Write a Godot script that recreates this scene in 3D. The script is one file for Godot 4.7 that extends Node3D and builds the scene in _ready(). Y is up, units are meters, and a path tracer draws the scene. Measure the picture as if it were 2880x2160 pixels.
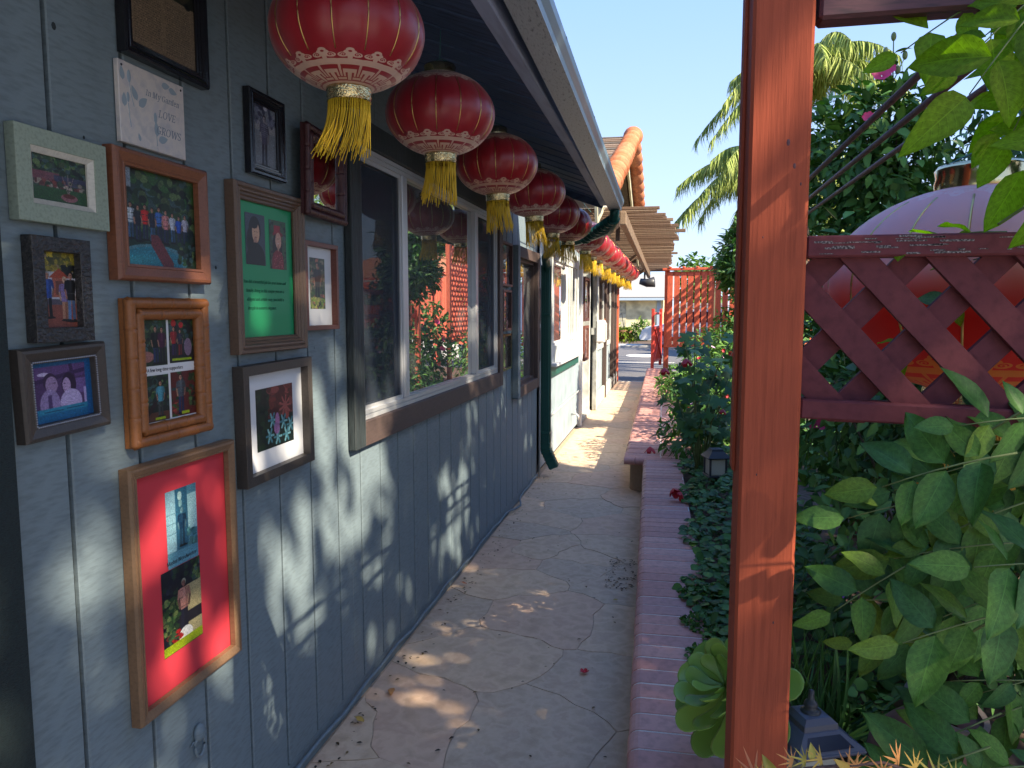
extends Node3D
# A lantern-hung side path between a blue-grey board house and a planted brick bed.
# World: camera above the origin, the house wall is the plane x = WX, the path runs towards -z.

const WX := -1.185
var R := RandomNumberGenerator.new()
var M := {}
var L := {}
var used := {}


func _ready() -> void:
	R.seed = 11
	# --- camera, sky, sun, exposure -------------------------------------------------
	var cam := Camera3D.new()
	cam.name = "camera"
	cam.position = Vector3(0, 1.55, 0)
	cam.rotation = Vector3(deg_to_rad(-5.69), deg_to_rad(12.0), 0)
	cam.fov = 54.25
	cam.near = 0.05
	cam.far = 400.0
	add_child(cam)
	var sky := ProceduralSkyMaterial.new()
	sky.sky_top_color = Color(0.295, 0.42, 0.63)
	sky.sky_horizon_color = Color(0.545, 0.60, 0.65)
	sky.sky_curve = 0.2
	sky.sky_energy_multiplier = 1.0
	sky.ground_bottom_color = Color(0.35, 0.32, 0.28)
	sky.ground_horizon_color = Color(0.5, 0.54, 0.55)
	sky.sun_angle_max = 60.0
	sky.sun_curve = 0.24
	var env := Environment.new()
	env.background_mode = Environment.BG_SKY
	env.sky = Sky.new()
	env.sky.sky_material = sky
	env.background_energy_multiplier = 1.0
	env.tonemap_mode = Environment.TONE_MAPPER_LINEAR
	env.tonemap_exposure = 4.0
	env.sdfgi_enabled = true
	env.ssao_enabled = true
	env.ssil_enabled = true
	var we := WorldEnvironment.new()
	we.name = "environment"
	we.environment = env
	add_child(we)
	var sun := DirectionalLight3D.new()
	sun.name = "sun"
	sun.light_energy = 1.12
	sun.light_color = Color(1.0, 0.94, 0.84)
	sun.light_angular_distance = 0.5
	sun.shadow_enabled = true
	var to_sun := Vector3(0.704, 0.634, 0.317).normalized()
	sun.basis = Basis.looking_at(-to_sun, Vector3.UP)
	add_child(sun)
	# --- the place ------------------------------------------------------------------
	make_materials()
	make_leaves()
	build_ground()
	build_path()
	build_house()
	build_far_house_section()
	build_gable_roof()
	build_shade_arbor()
	build_planter()
	build_fences()
	build_background()
	build_pergola()
	build_lanterns()
	build_pictures()
	build_wall_bits()
	build_planter_bits()
	build_wisteria()
	build_plants()
	build_trees()
	build_litter()


# ---------------------------------------------------------------- scene helpers
func numbered(n: String) -> String:
	var k: int = used.get(n, 0)
	used[n] = k + 1
	return n if k == 0 else "%s_%03d" % [n, k]

func tag(o: Node, label: String, category: String, group := "", kind := "") -> void:
	if label: o.set_meta("label", label)
	if category: o.set_meta("category", category)
	if group: o.set_meta("group", group)
	if kind: o.set_meta("kind", kind)

func thing(n: String, label: String, category: String, at := Vector3.ZERO, group := "", ry := 0.0) -> Node3D:
	var o := Node3D.new()
	o.name = numbered(n)
	o.position = at
	o.rotation.y = ry
	tag(o, label, category, group)
	add_child(o)
	return o

func part(parent: Node, n: String, mesh: Mesh, mat: Material) -> MeshInstance3D:
	var o := MeshInstance3D.new()
	o.name = n
	o.mesh = mesh
	o.material_override = mat
	parent.add_child(o, true)
	return o

func single(n: String, label: String, category: String, mesh: Mesh, mat: Material, at := Vector3.ZERO, group := "", ry := 0.0) -> MeshInstance3D:
	var o := part(self, numbered(n), mesh, mat)
	o.position = at
	o.rotation.y = ry
	tag(o, label, category, group)
	return o

func structure(n: String, mesh: Mesh, mat: Material) -> MeshInstance3D:
	var o := part(self, numbered(n), mesh, mat)
	o.set_meta("kind", "structure")
	return o

func sub(parent: Node, n: String) -> Node3D:
	var o := Node3D.new()
	o.name = n
	parent.add_child(o, true)
	return o

func copy(src: Node3D, n: String, label: String, at: Vector3, group := "", ry := 0.0) -> Node3D:
	var o: Node3D = src.duplicate()
	o.name = numbered(n)
	add_child(o)
	o.position = at
	o.rotation.y = ry
	o.set_meta("label", label)
	if group: o.set_meta("group", group)
	return o

func many(parent: Node, n: String, mesh: Mesh, mat: Material, xs: Array, cs: Array) -> MultiMeshInstance3D:
	var mm := MultiMesh.new()
	mm.transform_format = MultiMesh.TRANSFORM_3D
	mm.use_colors = true
	mm.mesh = mesh
	mm.instance_count = xs.size()
	for i in xs.size():
		mm.set_instance_transform(i, xs[i])
		mm.set_instance_color(i, cs[i])
	var o := MultiMeshInstance3D.new()
	o.name = n
	o.multimesh = mm
	o.material_override = mat
	o.set_meta("kind", "stuff")
	parent.add_child(o, true)
	return o

func rf(a: float, b: float) -> float:
	return R.randf_range(a, b)

func rdir() -> Vector3:
	var z := rf(-1, 1)
	var a := rf(0, TAU)
	var k := sqrt(1 - z * z)
	return Vector3(k * cos(a), z, k * sin(a))


# ---------------------------------------------------------------- mesh builder
class B:
	var st := SurfaceTool.new()
	var T := Transform3D.IDENTITY
	var col := Color.WHITE

	func _init() -> void:
		st.begin(Mesh.PRIMITIVE_TRIANGLES)
		st.set_smooth_group(-1)

	func smooth(g := 1) -> B:
		st.set_smooth_group(g)
		return self

	func tri(a: Vector3, b: Vector3, c: Vector3, ua := Vector2.ZERO, ub := Vector2.ZERO, uc := Vector2.ZERO) -> void:
		st.set_color(col)
		st.set_uv(ua); st.add_vertex(T * a)
		st.set_uv(uc); st.add_vertex(T * c)
		st.set_uv(ub); st.add_vertex(T * b)

	func quad(a: Vector3, b: Vector3, c: Vector3, d: Vector3, ua := Vector2(0, 1), ub := Vector2(1, 1), uc := Vector2(1, 0), ud := Vector2(0, 0)) -> void:
		tri(a, b, c, ua, ub, uc)
		tri(a, c, d, ua, uc, ud)

	func quado(a: Vector3, b: Vector3, c: Vector3, d: Vector3, out: Vector3) -> void:
		if (b - a).cross(c - a).dot(out) < 0.0: quad(a, d, c, b)
		else: quad(a, b, c, d)

	func trio(a: Vector3, b: Vector3, c: Vector3, out: Vector3) -> void:
		if (b - a).cross(c - a).dot(out) < 0.0: tri(a, c, b)
		else: tri(a, b, c)

	func box(c: Vector3, s: Vector3, ch := 0.0) -> B:
		var h := s * 0.5
		for a in 3:
			var b := (a + 1) % 3
			var d := (a + 2) % 3
			for sg in [-1.0, 1.0]:
				var n := Vector3.ZERO
				n[a] = sg
				var p := []
				for q in [[-1, -1], [1, -1], [1, 1], [-1, 1]]:
					var v := Vector3.ZERO
					v[a] = sg * h[a]
					v[b] = q[0] * (h[b] - ch)
					v[d] = q[1] * (h[d] - ch)
					p.append(c + v)
				quado(p[0], p[1], p[2], p[3], n)
		if ch > 0.0:
			for a in 3:
				var b := (a + 1) % 3
				var d := (a + 2) % 3
				for sb in [-1.0, 1.0]:
					for sd in [-1.0, 1.0]:
						var n := Vector3.ZERO
						n[b] = sb
						n[d] = sd
						var p := []
						for q in [[-1, 0], [1, 0], [1, 1], [-1, 1]]:
							var v := Vector3.ZERO
							v[a] = q[0] * (h[a] - ch)
							v[b] = sb * (h[b] - (ch if q[1] == 1 else 0.0))
							v[d] = sd * (h[d] - (0.0 if q[1] == 1 else ch))
							p.append(c + v)
						quado(p[0], p[1], p[2], p[3], n)
			for sx in [-1.0, 1.0]:
				for sy in [-1.0, 1.0]:
					for sz in [-1.0, 1.0]:
						var n := Vector3(sx, sy, sz)
						trio(c + n * (h - Vector3(0, ch, ch)), c + n * (h - Vector3(ch, 0, ch)), c + n * (h - Vector3(ch, ch, 0)), n)
		return self

	func beam(a: Vector3, b: Vector3, w: float, t: float, ch := 0.0, side := Vector3.UP) -> B:
		# a bar from a to b, w across (level) and t along "side"
		var z := (b - a).normalized()
		var x := side.cross(z).normalized()
		var keep := T
		T = T * Transform3D(Basis(x, z.cross(x), z), (a + b) * 0.5)
		box(Vector3.ZERO, Vector3(w, t, a.distance_to(b)), ch)
		T = keep
		return self

	func tube(pts: Array, r0: float, r1: float, n := 6) -> B:
		var rings := []
		var last := Vector3.UP
		for i in pts.size():
			var d: Vector3 = (pts[mini(i + 1, pts.size() - 1)] - pts[maxi(i - 1, 0)]).normalized()
			var x := last.cross(d)
			if x.length() < 0.05: x = Vector3.RIGHT.cross(d)
			if x.length() < 0.05: x = Vector3.FORWARD.cross(d)
			x = x.normalized()
			var y := d.cross(x)
			var r := lerpf(r0, r1, float(i) / maxf(1.0, pts.size() - 1))
			var ring := []
			for k in n:
				var a := TAU * k / n
				ring.append(pts[i] + (x * cos(a) + y * sin(a)) * r)
			rings.append(ring)
		for i in pts.size() - 1:
			for k in n:
				var k2 := (k + 1) % n
				quad(rings[i][k], rings[i][k2], rings[i + 1][k2], rings[i + 1][k])
		for k in range(1, n - 1):
			tri(rings[0][0], rings[0][k + 1], rings[0][k])
			tri(rings[-1][0], rings[-1][k], rings[-1][k + 1])
		return self

	func lathe(pr: Array, seg: int, ut := 1.0) -> B:
		for i in pr.size() - 1:
			var p: Vector2 = pr[i]
			var q: Vector2 = pr[i + 1]
			var v0 := float(i) / (pr.size() - 1)
			var v1 := float(i + 1) / (pr.size() - 1)
			for k in seg:
				var a := TAU * k / seg
				var b := TAU * (k + 1) / seg
				quad(Vector3(p.x * cos(a), p.y, -p.x * sin(a)), Vector3(p.x * cos(b), p.y, -p.x * sin(b)), Vector3(q.x * cos(b), q.y, -q.x * sin(b)), Vector3(q.x * cos(a), q.y, -q.x * sin(a)),
					Vector2(ut * k / seg, v0), Vector2(ut * (k + 1) / seg, v0), Vector2(ut * (k + 1) / seg, v1), Vector2(ut * k / seg, v1))
		return self

	func prism(poly: PackedVector2Array, z0: float, z1: float, smooth_sides := false) -> B:
		# poly runs counterclockwise seen from +z
		var n := poly.size()
		if smooth_sides: st.set_smooth_group(5)
		for i in n:
			var p := poly[i]
			var q := poly[(i + 1) % n]
			quad(Vector3(p.x, p.y, z0), Vector3(q.x, q.y, z0), Vector3(q.x, q.y, z1), Vector3(p.x, p.y, z1))
		st.set_smooth_group(-1)
		var ix := Geometry2D.triangulate_polygon(poly)
		for i in range(0, ix.size(), 3):
			var a := poly[ix[i]]
			var b := poly[ix[i + 1]]
			var c := poly[ix[i + 2]]
			trio(Vector3(a.x, a.y, z1), Vector3(b.x, b.y, z1), Vector3(c.x, c.y, z1), Vector3.BACK)
			trio(Vector3(a.x, a.y, z0), Vector3(b.x, b.y, z0), Vector3(c.x, c.y, z0), Vector3.FORWARD)
		return self

	func ring(w: float, h: float, pr: Array) -> B:
		# a moulding (inset, height) swept round a rectangle with mitred corners, facing +z
		var sx := [-1.0, 1.0, 1.0, -1.0]
		var sy := [-1.0, -1.0, 1.0, 1.0]
		for i in pr.size() - 1:
			for k in 4:
				var k2 := (k + 1) % 4
				var p: Vector2 = pr[i]
				var q: Vector2 = pr[i + 1]
				var a := Vector3(sx[k] * (w * 0.5 - p.x), sy[k] * (h * 0.5 - p.x), p.y)
				var b := Vector3(sx[k2] * (w * 0.5 - p.x), sy[k2] * (h * 0.5 - p.x), p.y)
				var c := Vector3(sx[k2] * (w * 0.5 - q.x), sy[k2] * (h * 0.5 - q.x), q.y)
				var d := Vector3(sx[k] * (w * 0.5 - q.x), sy[k] * (h * 0.5 - q.x), q.y)
				var o := [Vector3.DOWN, Vector3.RIGHT, Vector3.UP, Vector3.LEFT][k] as Vector3
				quado(a, b, c, d, o * (q.y - p.y) + Vector3.BACK * (q.x - p.x))
		return self

	func panel(w: float, h: float, z: float) -> B:
		quad(Vector3(-w / 2, -h / 2, z), Vector3(w / 2, -h / 2, z), Vector3(w / 2, h / 2, z), Vector3(-w / 2, h / 2, z))
		return self

	func ball(c: Vector3, r: Vector3, seg := 10, rows := 6) -> B:
		for i in rows:
			for k in seg:
				var p := []
				for q in [[i, k], [i, k + 1], [i + 1, k + 1], [i + 1, k]]:
					var a = PI * q[0] / rows - PI / 2
					var b = TAU * q[1] / seg
					p.append(c + r * Vector3(cos(a) * cos(b), sin(a), -cos(a) * sin(b)))
				quad(p[0], p[1], p[2], p[3])
		return self

	func done(uvt := false) -> ArrayMesh:
		st.generate_normals()
		if uvt: st.generate_tangents()
		st.index()
		return st.commit()


func boxm(s: Vector3, ch := 0.0, c := Vector3.ZERO) -> ArrayMesh:
	return B.new().box(c, s, ch).done()


# ---------------------------------------------------------------- textures and materials
func ntex(sd: int, freq: float, size: int, stops: Array, oct := 4, warp := 0.0, type := FastNoiseLite.TYPE_SIMPLEX_SMOOTH) -> ImageTexture:
	# a seamless noise drawn through grey or colour stops
	var n := FastNoiseLite.new()
	n.seed = sd
	n.frequency = freq
	n.noise_type = type
	n.fractal_octaves = oct
	if warp > 0.0:
		n.domain_warp_enabled = true
		n.domain_warp_amplitude = warp
		n.domain_warp_frequency = freq
	var g := n.get_seamless_image(size, size)
	g.convert(Image.FORMAT_L8)
	var src := g.get_data()
	var lut := []
	for i in 256:
		var t := i / 255.0 * (stops.size() - 1)
		var k := mini(int(t), stops.size() - 2)
		var a: Color = stops[k] if stops[k] is Color else Color(stops[k], stops[k], stops[k])
		var b: Color = stops[k + 1] if stops[k + 1] is Color else Color(stops[k + 1], stops[k + 1], stops[k + 1])
		lut.append(a.lerp(b, t - k))
	var out := PackedByteArray()
	out.resize(size * size * 3)
	for i in size * size:
		var c: Color = lut[src[i]]
		out[i * 3] = int(c.r * 255)
		out[i * 3 + 1] = int(c.g * 255)
		out[i * 3 + 2] = int(c.b * 255)
	return ImageTexture.create_from_image(Image.create_from_data(size, size, false, Image.FORMAT_RGB8, out))

func lin(r: float, g: float, b: float, a := 1.0) -> Color:
	var c := Color(r, g, b).linear_to_srgb()
	c.a = a
	return c

func mat(n: String, c: Color, rough := 0.7, metal := 0.0, spec := 0.5) -> StandardMaterial3D:
	var m := StandardMaterial3D.new()
	m.resource_name = n
	m.albedo_color = c
	m.roughness = rough
	m.metallic = metal
	m.metallic_specular = spec
	M[n] = m
	return m

func tri_tex(m: StandardMaterial3D, t: Texture2D, scale: Vector3, world := false, bump: Texture2D = null, depth := 0.0) -> StandardMaterial3D:
	m.albedo_texture = t
	m.uv1_triplanar = true
	m.uv1_world_triplanar = world
	m.uv1_scale = scale
	if bump:
		m.heightmap_enabled = true
		m.heightmap_texture = bump
		m.heightmap_scale = depth
	return m

func make_materials() -> void:
	var blotch := ntex(1, 0.012, 256, [0.72, 0.86, 1.0, 0.94], 5)
	var grain := ntex(2, 0.03, 256, [0.55, 0.8, 1.0, 0.85, 0.95], 5, 12.0)
	var fine := ntex(3, 0.11, 256, [0.0, 0.5, 1.0], 4)
	var streak := ntex(4, 0.05, 256, [0.0, 0.35, 0.6, 1.0], 5)
	var stone := ntex(5, 0.014, 512, [Color(0.88, 0.83, 0.78), Color(0.94, 0.90, 0.85), Color(1, 0.97, 0.93), Color(0.93, 0.88, 0.84), Color(0.98, 0.95, 0.92)], 6, 30.0)
	var speck := ntex(6, 0.2, 256, [0.7, 0.9, 1.0, 1.0, 0.86], 3)
	L.blotch = blotch
	L.fine = fine
	L.streak = streak
	# the house
	var wallt := ntex(31, 0.02, 256, [0.88, 0.95, 1.0, 0.97], 5)
	var soft := ntex(32, 0.03, 256, [0.84, 0.94, 1.0, 0.95], 5, 12.0)
	L.wallt = wallt
	tri_tex(mat("wall", lin(0.155, 0.204, 0.226), 0.6), wallt, Vector3(1.1, 0.9, 1.1), true, streak, 0.03)
	M.wall.uv1_scale = Vector3(3.2, 15.0, 3.2)
	tri_tex(mat("wall_back", lin(0.018, 0.028, 0.033), 0.8), blotch, Vector3.ONE)
	tri_tex(mat("soffit", lin(0.075, 0.125, 0.235), 0.7), grain, Vector3(6, 2, 0.6), false, streak, 0.12)
	tri_tex(mat("pale_paint", lin(0.50, 0.53, 0.51), 0.7), blotch, Vector3(1.4, 1, 1.4), true, fine, 0.05)
	tri_tex(mat("brown_trim", lin(0.075, 0.05, 0.043), 0.6), soft, Vector3(2, 9, 9), false, streak, 0.04)
	tri_tex(mat("shaded_trim", lin(0.028, 0.038, 0.04), 0.65), grain, Vector3(7, 0.8, 7), false, streak, 0.2)  # the brown trim again, with the shade under the eave put into its colour
	tri_tex(mat("green_black", lin(0.006, 0.017, 0.018), 0.7), grain, Vector3(10, 20, 10), false, streak, 0.12)
	tri_tex(mat("green_paint", lin(0.012, 0.11, 0.085), 0.35), blotch, Vector3(4, 2, 4))
	mat("green_metal", lin(0.012, 0.085, 0.068), 0.35, 0.2)
	mat("aluminium", lin(0.52, 0.53, 0.54), 0.38, 0.35)
	tri_tex(mat("gutter_grey", lin(0.36, 0.40, 0.44), 0.5, 0.2), ntex(17, 0.06, 256, [0.5, 0.9, 1.0, 0.97, 0.85], 5), Vector3(1.5, 6, 6))
	mat("gutter_face", lin(0.17, 0.24, 0.28), 0.4, 0.2)
	tri_tex(mat("fascia", lin(0.27, 0.32, 0.46), 0.6), wallt, Vector3(0.6, 6, 6))
	tri_tex(mat("shingle", lin(0.16, 0.135, 0.11), 0.9), grain, Vector3(3, 3, 3))
	tri_tex(mat("terracotta", lin(0.50, 0.16, 0.065), 0.75), blotch, Vector3(5, 5, 5))
	tri_tex(mat("terracotta_pale", lin(0.56, 0.22, 0.11), 0.8), blotch, Vector3(5, 5, 5))
	tri_tex(mat("cream", lin(0.52, 0.50, 0.36), 0.8), blotch, Vector3(1, 1, 1), true)
	tri_tex(mat("lath", lin(0.17, 0.105, 0.068), 0.8), grain, Vector3(0.7, 9, 9), false, streak, 0.1)
	tri_tex(mat("lath_pale", lin(0.27, 0.19, 0.13), 0.85), grain, Vector3(0.7, 9, 9), false, streak, 0.1)
	var g := mat("window_glass", lin(0.40, 0.42, 0.43), 0.01, 0.75, 0.9)
	g.clearcoat_enabled = true
	g.clearcoat = 1.0
	g.clearcoat_roughness = 0.01
	var sc := mat("insect_screen", Color(0.10, 0.15, 0.21, 0.72), 0.85)
	sc.transparency = BaseMaterial3D.TRANSPARENCY_ALPHA
	mat("mirror", lin(0.86, 0.88, 0.88), 0.01, 1.0)
	# ground
	tri_tex(mat("flagstone", lin(0.70, 0.555, 0.41), 0.75), stone, Vector3(0.9, 0.9, 0.9), true, fine, 0.12)
	tri_tex(mat("flagstone_grey", lin(0.61, 0.505, 0.395), 0.75), stone, Vector3(1.1, 1.1, 1.1), true, fine, 0.12)
	tri_tex(mat("flagstone_rose", lin(0.68, 0.51, 0.385), 0.75), stone, Vector3(0.8, 0.8, 0.8), true, fine, 0.12)
	tri_tex(mat("mortar", lin(0.50, 0.405, 0.315), 0.95), stone, Vector3(2.3, 2.3, 2.3), true, fine, 0.2)
	tri_tex(mat("crack", lin(0.1, 0.085, 0.07), 0.95), speck, Vector3(3, 3, 3), true)
	tri_tex(mat("earth", lin(0.10, 0.07, 0.05), 0.95), stone, Vector3(0.7, 0.7, 0.7), true, fine, 0.6)
	tri_tex(mat("asphalt", lin(0.125, 0.12, 0.12), 0.9), speck, Vector3(0.8, 0.8, 0.8), true)
	tri_tex(mat("concrete", lin(0.42, 0.40, 0.36), 0.85), speck, Vector3(1, 1, 1), true)
	mat("road_paint", lin(0.72, 0.70, 0.64), 0.8)
	# bricks
	for k in 4:
		var c: Color = [lin(0.57, 0.28, 0.23), lin(0.50, 0.235, 0.195), lin(0.61, 0.325, 0.27), lin(0.49, 0.255, 0.225)][k]
		tri_tex(mat("brick%d" % k, c, 0.6), wallt, Vector3(5, 5, 5), true, fine, 0.03)
	tri_tex(mat("brick_joint", lin(0.70, 0.63, 0.57), 0.9), speck, Vector3(4, 4, 4), true)
	tri_tex(mat("stucco", lin(0.36, 0.25, 0.16), 0.9), stone, Vector3(1.6, 1.6, 1.6), true, fine, 0.25)
	# red stained wood
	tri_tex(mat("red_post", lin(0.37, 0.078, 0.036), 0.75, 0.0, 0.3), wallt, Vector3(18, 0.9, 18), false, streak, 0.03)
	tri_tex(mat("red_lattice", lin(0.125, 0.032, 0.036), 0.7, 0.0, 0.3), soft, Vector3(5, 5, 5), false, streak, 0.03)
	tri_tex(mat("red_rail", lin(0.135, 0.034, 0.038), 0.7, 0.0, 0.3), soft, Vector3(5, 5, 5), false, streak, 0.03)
	tri_tex(mat("paint_chip", lin(0.50, 0.40, 0.37), 0.8), fine, Vector3(9, 9, 9))
	tri_tex(mat("beam_dark", lin(0.10, 0.032, 0.035), 0.6), grain, Vector3(1.2, 10, 10))
	tri_tex(mat("red_fence", lin(0.74, 0.145, 0.07), 0.6), grain, Vector3(9, 0.7, 9))
	mat("red_gate", lin(0.55, 0.05, 0.035), 0.5)
	tri_tex(mat("rust_rod", lin(0.13, 0.07, 0.055), 0.7), grain, Vector3(12, 12, 3))
	# lanterns
	mat("gold", lin(0.55, 0.40, 0.14), 0.3, 1.0)
	mat("gold_ring", lin(0.70, 0.58, 0.32), 0.14, 1.0)
	tri_tex(mat("gold_foil", lin(0.72, 0.60, 0.32), 0.16, 1.0), blotch, Vector3(12, 12, 12), false, ntex(9, 0.03, 256, [0.0, 0.2, 1.0, 0.3, 0.9], 2), 0.12)
	mat("tassel", lin(0.72, 0.47, 0.02), 0.65)
	M.tassel.backlight_enabled = true
	M.tassel.backlight = Color(0.5, 0.38, 0.05)
	mat("tassel_dull", lin(0.6, 0.36, 0.05), 0.7)
	mat("wire", lin(0.03, 0.16, 0.16), 0.5)
	mat("dark_inside", lin(0.05, 0.012, 0.012), 0.9)
	# frames
	for q in [["sage", 0.27, 0.33, 0.26], ["ivory", 0.55, 0.53, 0.46], ["black_lacquer", 0.012, 0.012, 0.015], ["chestnut", 0.21, 0.075, 0.035], ["walnut", 0.13, 0.08, 0.052], ["charcoal", 0.035, 0.034, 0.034], ["dark_oak", 0.055, 0.045, 0.038], ["rosewood", 0.15, 0.048, 0.032], ["bamboo", 0.27, 0.095, 0.024], ["burgundy", 0.055, 0.014, 0.016], ["oak", 0.20, 0.115, 0.06], ["plum", 0.075, 0.03, 0.028]]:
		tri_tex(mat(q[0], lin(q[1], q[2], q[3]), 0.45), grain if q[0] == "charcoal" else soft, Vector3(5, 9, 8) if q[0] == "charcoal" else Vector3(14, 14, 8), false, streak, 0.03)
	M.black_lacquer.roughness = 0.15
	M.charcoal.heightmap_scale = 0.3
	M.sage.roughness = 0.75
	mat("silver_bead", lin(0.3, 0.3, 0.32), 0.35, 0.6)
	mat("mat_board", lin(0.62, 0.63, 0.64), 0.85)
	mat("ink", lin(0.02, 0.02, 0.03), 0.8)
	mat("ink_green", lin(0.005, 0.05, 0.03), 0.8)
	mat("ink_slate", lin(0.16, 0.2, 0.25), 0.8)
	tri_tex(mat("tile_white", lin(0.58, 0.56, 0.55), 0.4), ntex(21, 0.02, 256, [Color(0.84, 0.85, 0.88), Color(1, 0.98, 0.95), Color(0.9, 0.9, 0.93)], 5, 30.0), Vector3(4, 4, 4))
	# plants
	for q in [["leaf", 0.55, Color(0.38, 0.52, 0.06)], ["leaf_thin", 0.5, Color(0.75, 0.95, 0.15)], ["leaf_gloss", 0.42, Color(0.14, 0.18, 0.03)], ["petal", 0.6, Color(0.6, 0.25, 0.2)]]:
		var m := mat(q[0], Color.WHITE, q[1], 0.0, 0.35)
		m.vertex_color_use_as_albedo = true
		m.backlight_enabled = true
		m.backlight = q[2]
	tri_tex(mat("stem", lin(0.11, 0.085, 0.05), 0.85), grain, Vector3(8, 3, 8))
	mat("green_stem", lin(0.13, 0.17, 0.05), 0.6)
	mat("lamp_metal", lin(0.055, 0.058, 0.065), 0.4, 0.3)
	mat("lamp_metal_worn", lin(0.115, 0.12, 0.15), 0.5, 0.35)
	mat("frosted_glass", lin(0.55, 0.52, 0.42), 0.4)
	mat("solar_cell", lin(0.01, 0.014, 0.03), 0.15)
	mat("red_glaze", lin(0.42, 0.03, 0.02), 0.2)
	tri_tex(mat("clay_old", lin(0.22, 0.105, 0.07), 0.85), blotch, Vector3(6, 6, 6))
	tri_tex(mat("clay_grey", lin(0.14, 0.12, 0.105), 0.9), stone, Vector3(4, 4, 4))
	# far things
	tri_tex(mat("yellow_wall", lin(0.80, 0.74, 0.46), 0.8), blotch, Vector3(0.3, 0.3, 0.3), true)
	mat("blue_trim", lin(0.36, 0.46, 0.55), 0.7)
	tri_tex(mat("grey_roof", lin(0.30, 0.295, 0.28), 0.9), speck, Vector3(0.6, 0.6, 0.6), true)
	mat("white_paint", lin(0.72, 0.72, 0.70), 0.5)
	mat("car_white", lin(0.62, 0.64, 0.66), 0.25, 0.2)
	M.car_white.clearcoat_enabled = true
	mat("car_glass", lin(0.02, 0.025, 0.03), 0.05)
	mat("rubber", lin(0.02, 0.02, 0.02), 0.85)
	mat("alloy", lin(0.5, 0.5, 0.52), 0.3, 0.8)
	mat("lens", lin(0.6, 0.6, 0.6), 0.08)
	mat("pipe_pale", lin(0.42, 0.44, 0.44), 0.5)


# ---------------------------------------------------------------- leaves
func leaf_mesh(rows: int, width: Callable, fold: float, curl: float, wave := 0.0, edge := 0.8, rib := 1.25, tip := Color.WHITE) -> ArrayMesh:
	# a leaf of length 1 along +y, face towards +z; vertex colours carry the rib and the rim
	var b := B.new().smooth()
	var pts := []
	for i in rows + 1:
		var t := float(i) / rows
		var w: float = width.call(t) * 0.5
		var y := t
		var z := curl * (t * t) * -1.0
		var wv := sin(t * 11.0) * wave
		var wv2 := cos(t * 9.0 + 1.0) * wave
		pts.append([Vector3(-w, y, z + fold * w + wv), Vector3(-w * 0.5, y, z + fold * w * 0.62 + wv * 0.3), Vector3(0, y, z), Vector3(w * 0.5, y, z + fold * w * 0.62 + wv2 * 0.3), Vector3(w, y, z + fold * w + wv2)])
	for i in rows:
		for k in 4:
			var cs := []
			for q in [[i, k], [i, k + 1], [i + 1, k + 1], [i + 1, k]]:
				var c: float = [edge, 1.0, rib, 1.0, edge][q[1]]
				var t := float(q[0]) / rows
				cs.append(Color(c, c, c) * Color.WHITE.lerp(tip, clampf(t * 3.0 - 2.0, 0, 1) if q[1] > 0 and q[1] < 4 else clampf(t * 2.2 - 0.9, 0, 1)))
			var p := [pts[i][k], pts[i][k + 1], pts[i + 1][k + 1], pts[i + 1][k]]
			for o in [[0, 1, 2], [0, 2, 3]]:
				for j in [o[0], o[2], o[1]]:
					b.st.set_color(cs[j])
					b.st.set_uv(Vector2((k + (1 if j == 1 or j == 2 else 0)) / 4.0, float(i + (1 if j > 1 else 0)) / rows))
					b.st.add_vertex(p[j])
	return b.done()

func vein_texture() -> ImageTexture:
	# midrib, side veins, mottling and a few specks; v runs from stalk to tip
	var n := FastNoiseLite.new()
	n.seed = 77
	n.frequency = 0.035
	n.fractal_octaves = 4
	var im := Image.create_empty(128, 256, false, Image.FORMAT_RGB8)
	for y in 256:
		for x in 128:
			var u := absf(x - 63.5) / 63.5
			var v := y / 255.0
			var c := 0.86 + 0.16 * n.get_noise_2d(x, y)
			var ph := fposmod((v * 9.0 - u * 2.3) + 0.06 * n.get_noise_2d(x * 2.0, y), 1.0)
			if ph < 0.10: c += 0.10 * (1.0 - u * 0.6)
			elif ph < 0.22: c -= 0.05
			if u < 0.03: c += 0.2
			if n.get_noise_2d(x * 4.0 + 300.0, y * 4.0) > 0.52: c *= 0.7
			c = clampf(c, 0.0, 1.0)
			im.set_pixel(x, y, Color(c, c, c * 0.94))
	return ImageTexture.create_from_image(im)

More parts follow.
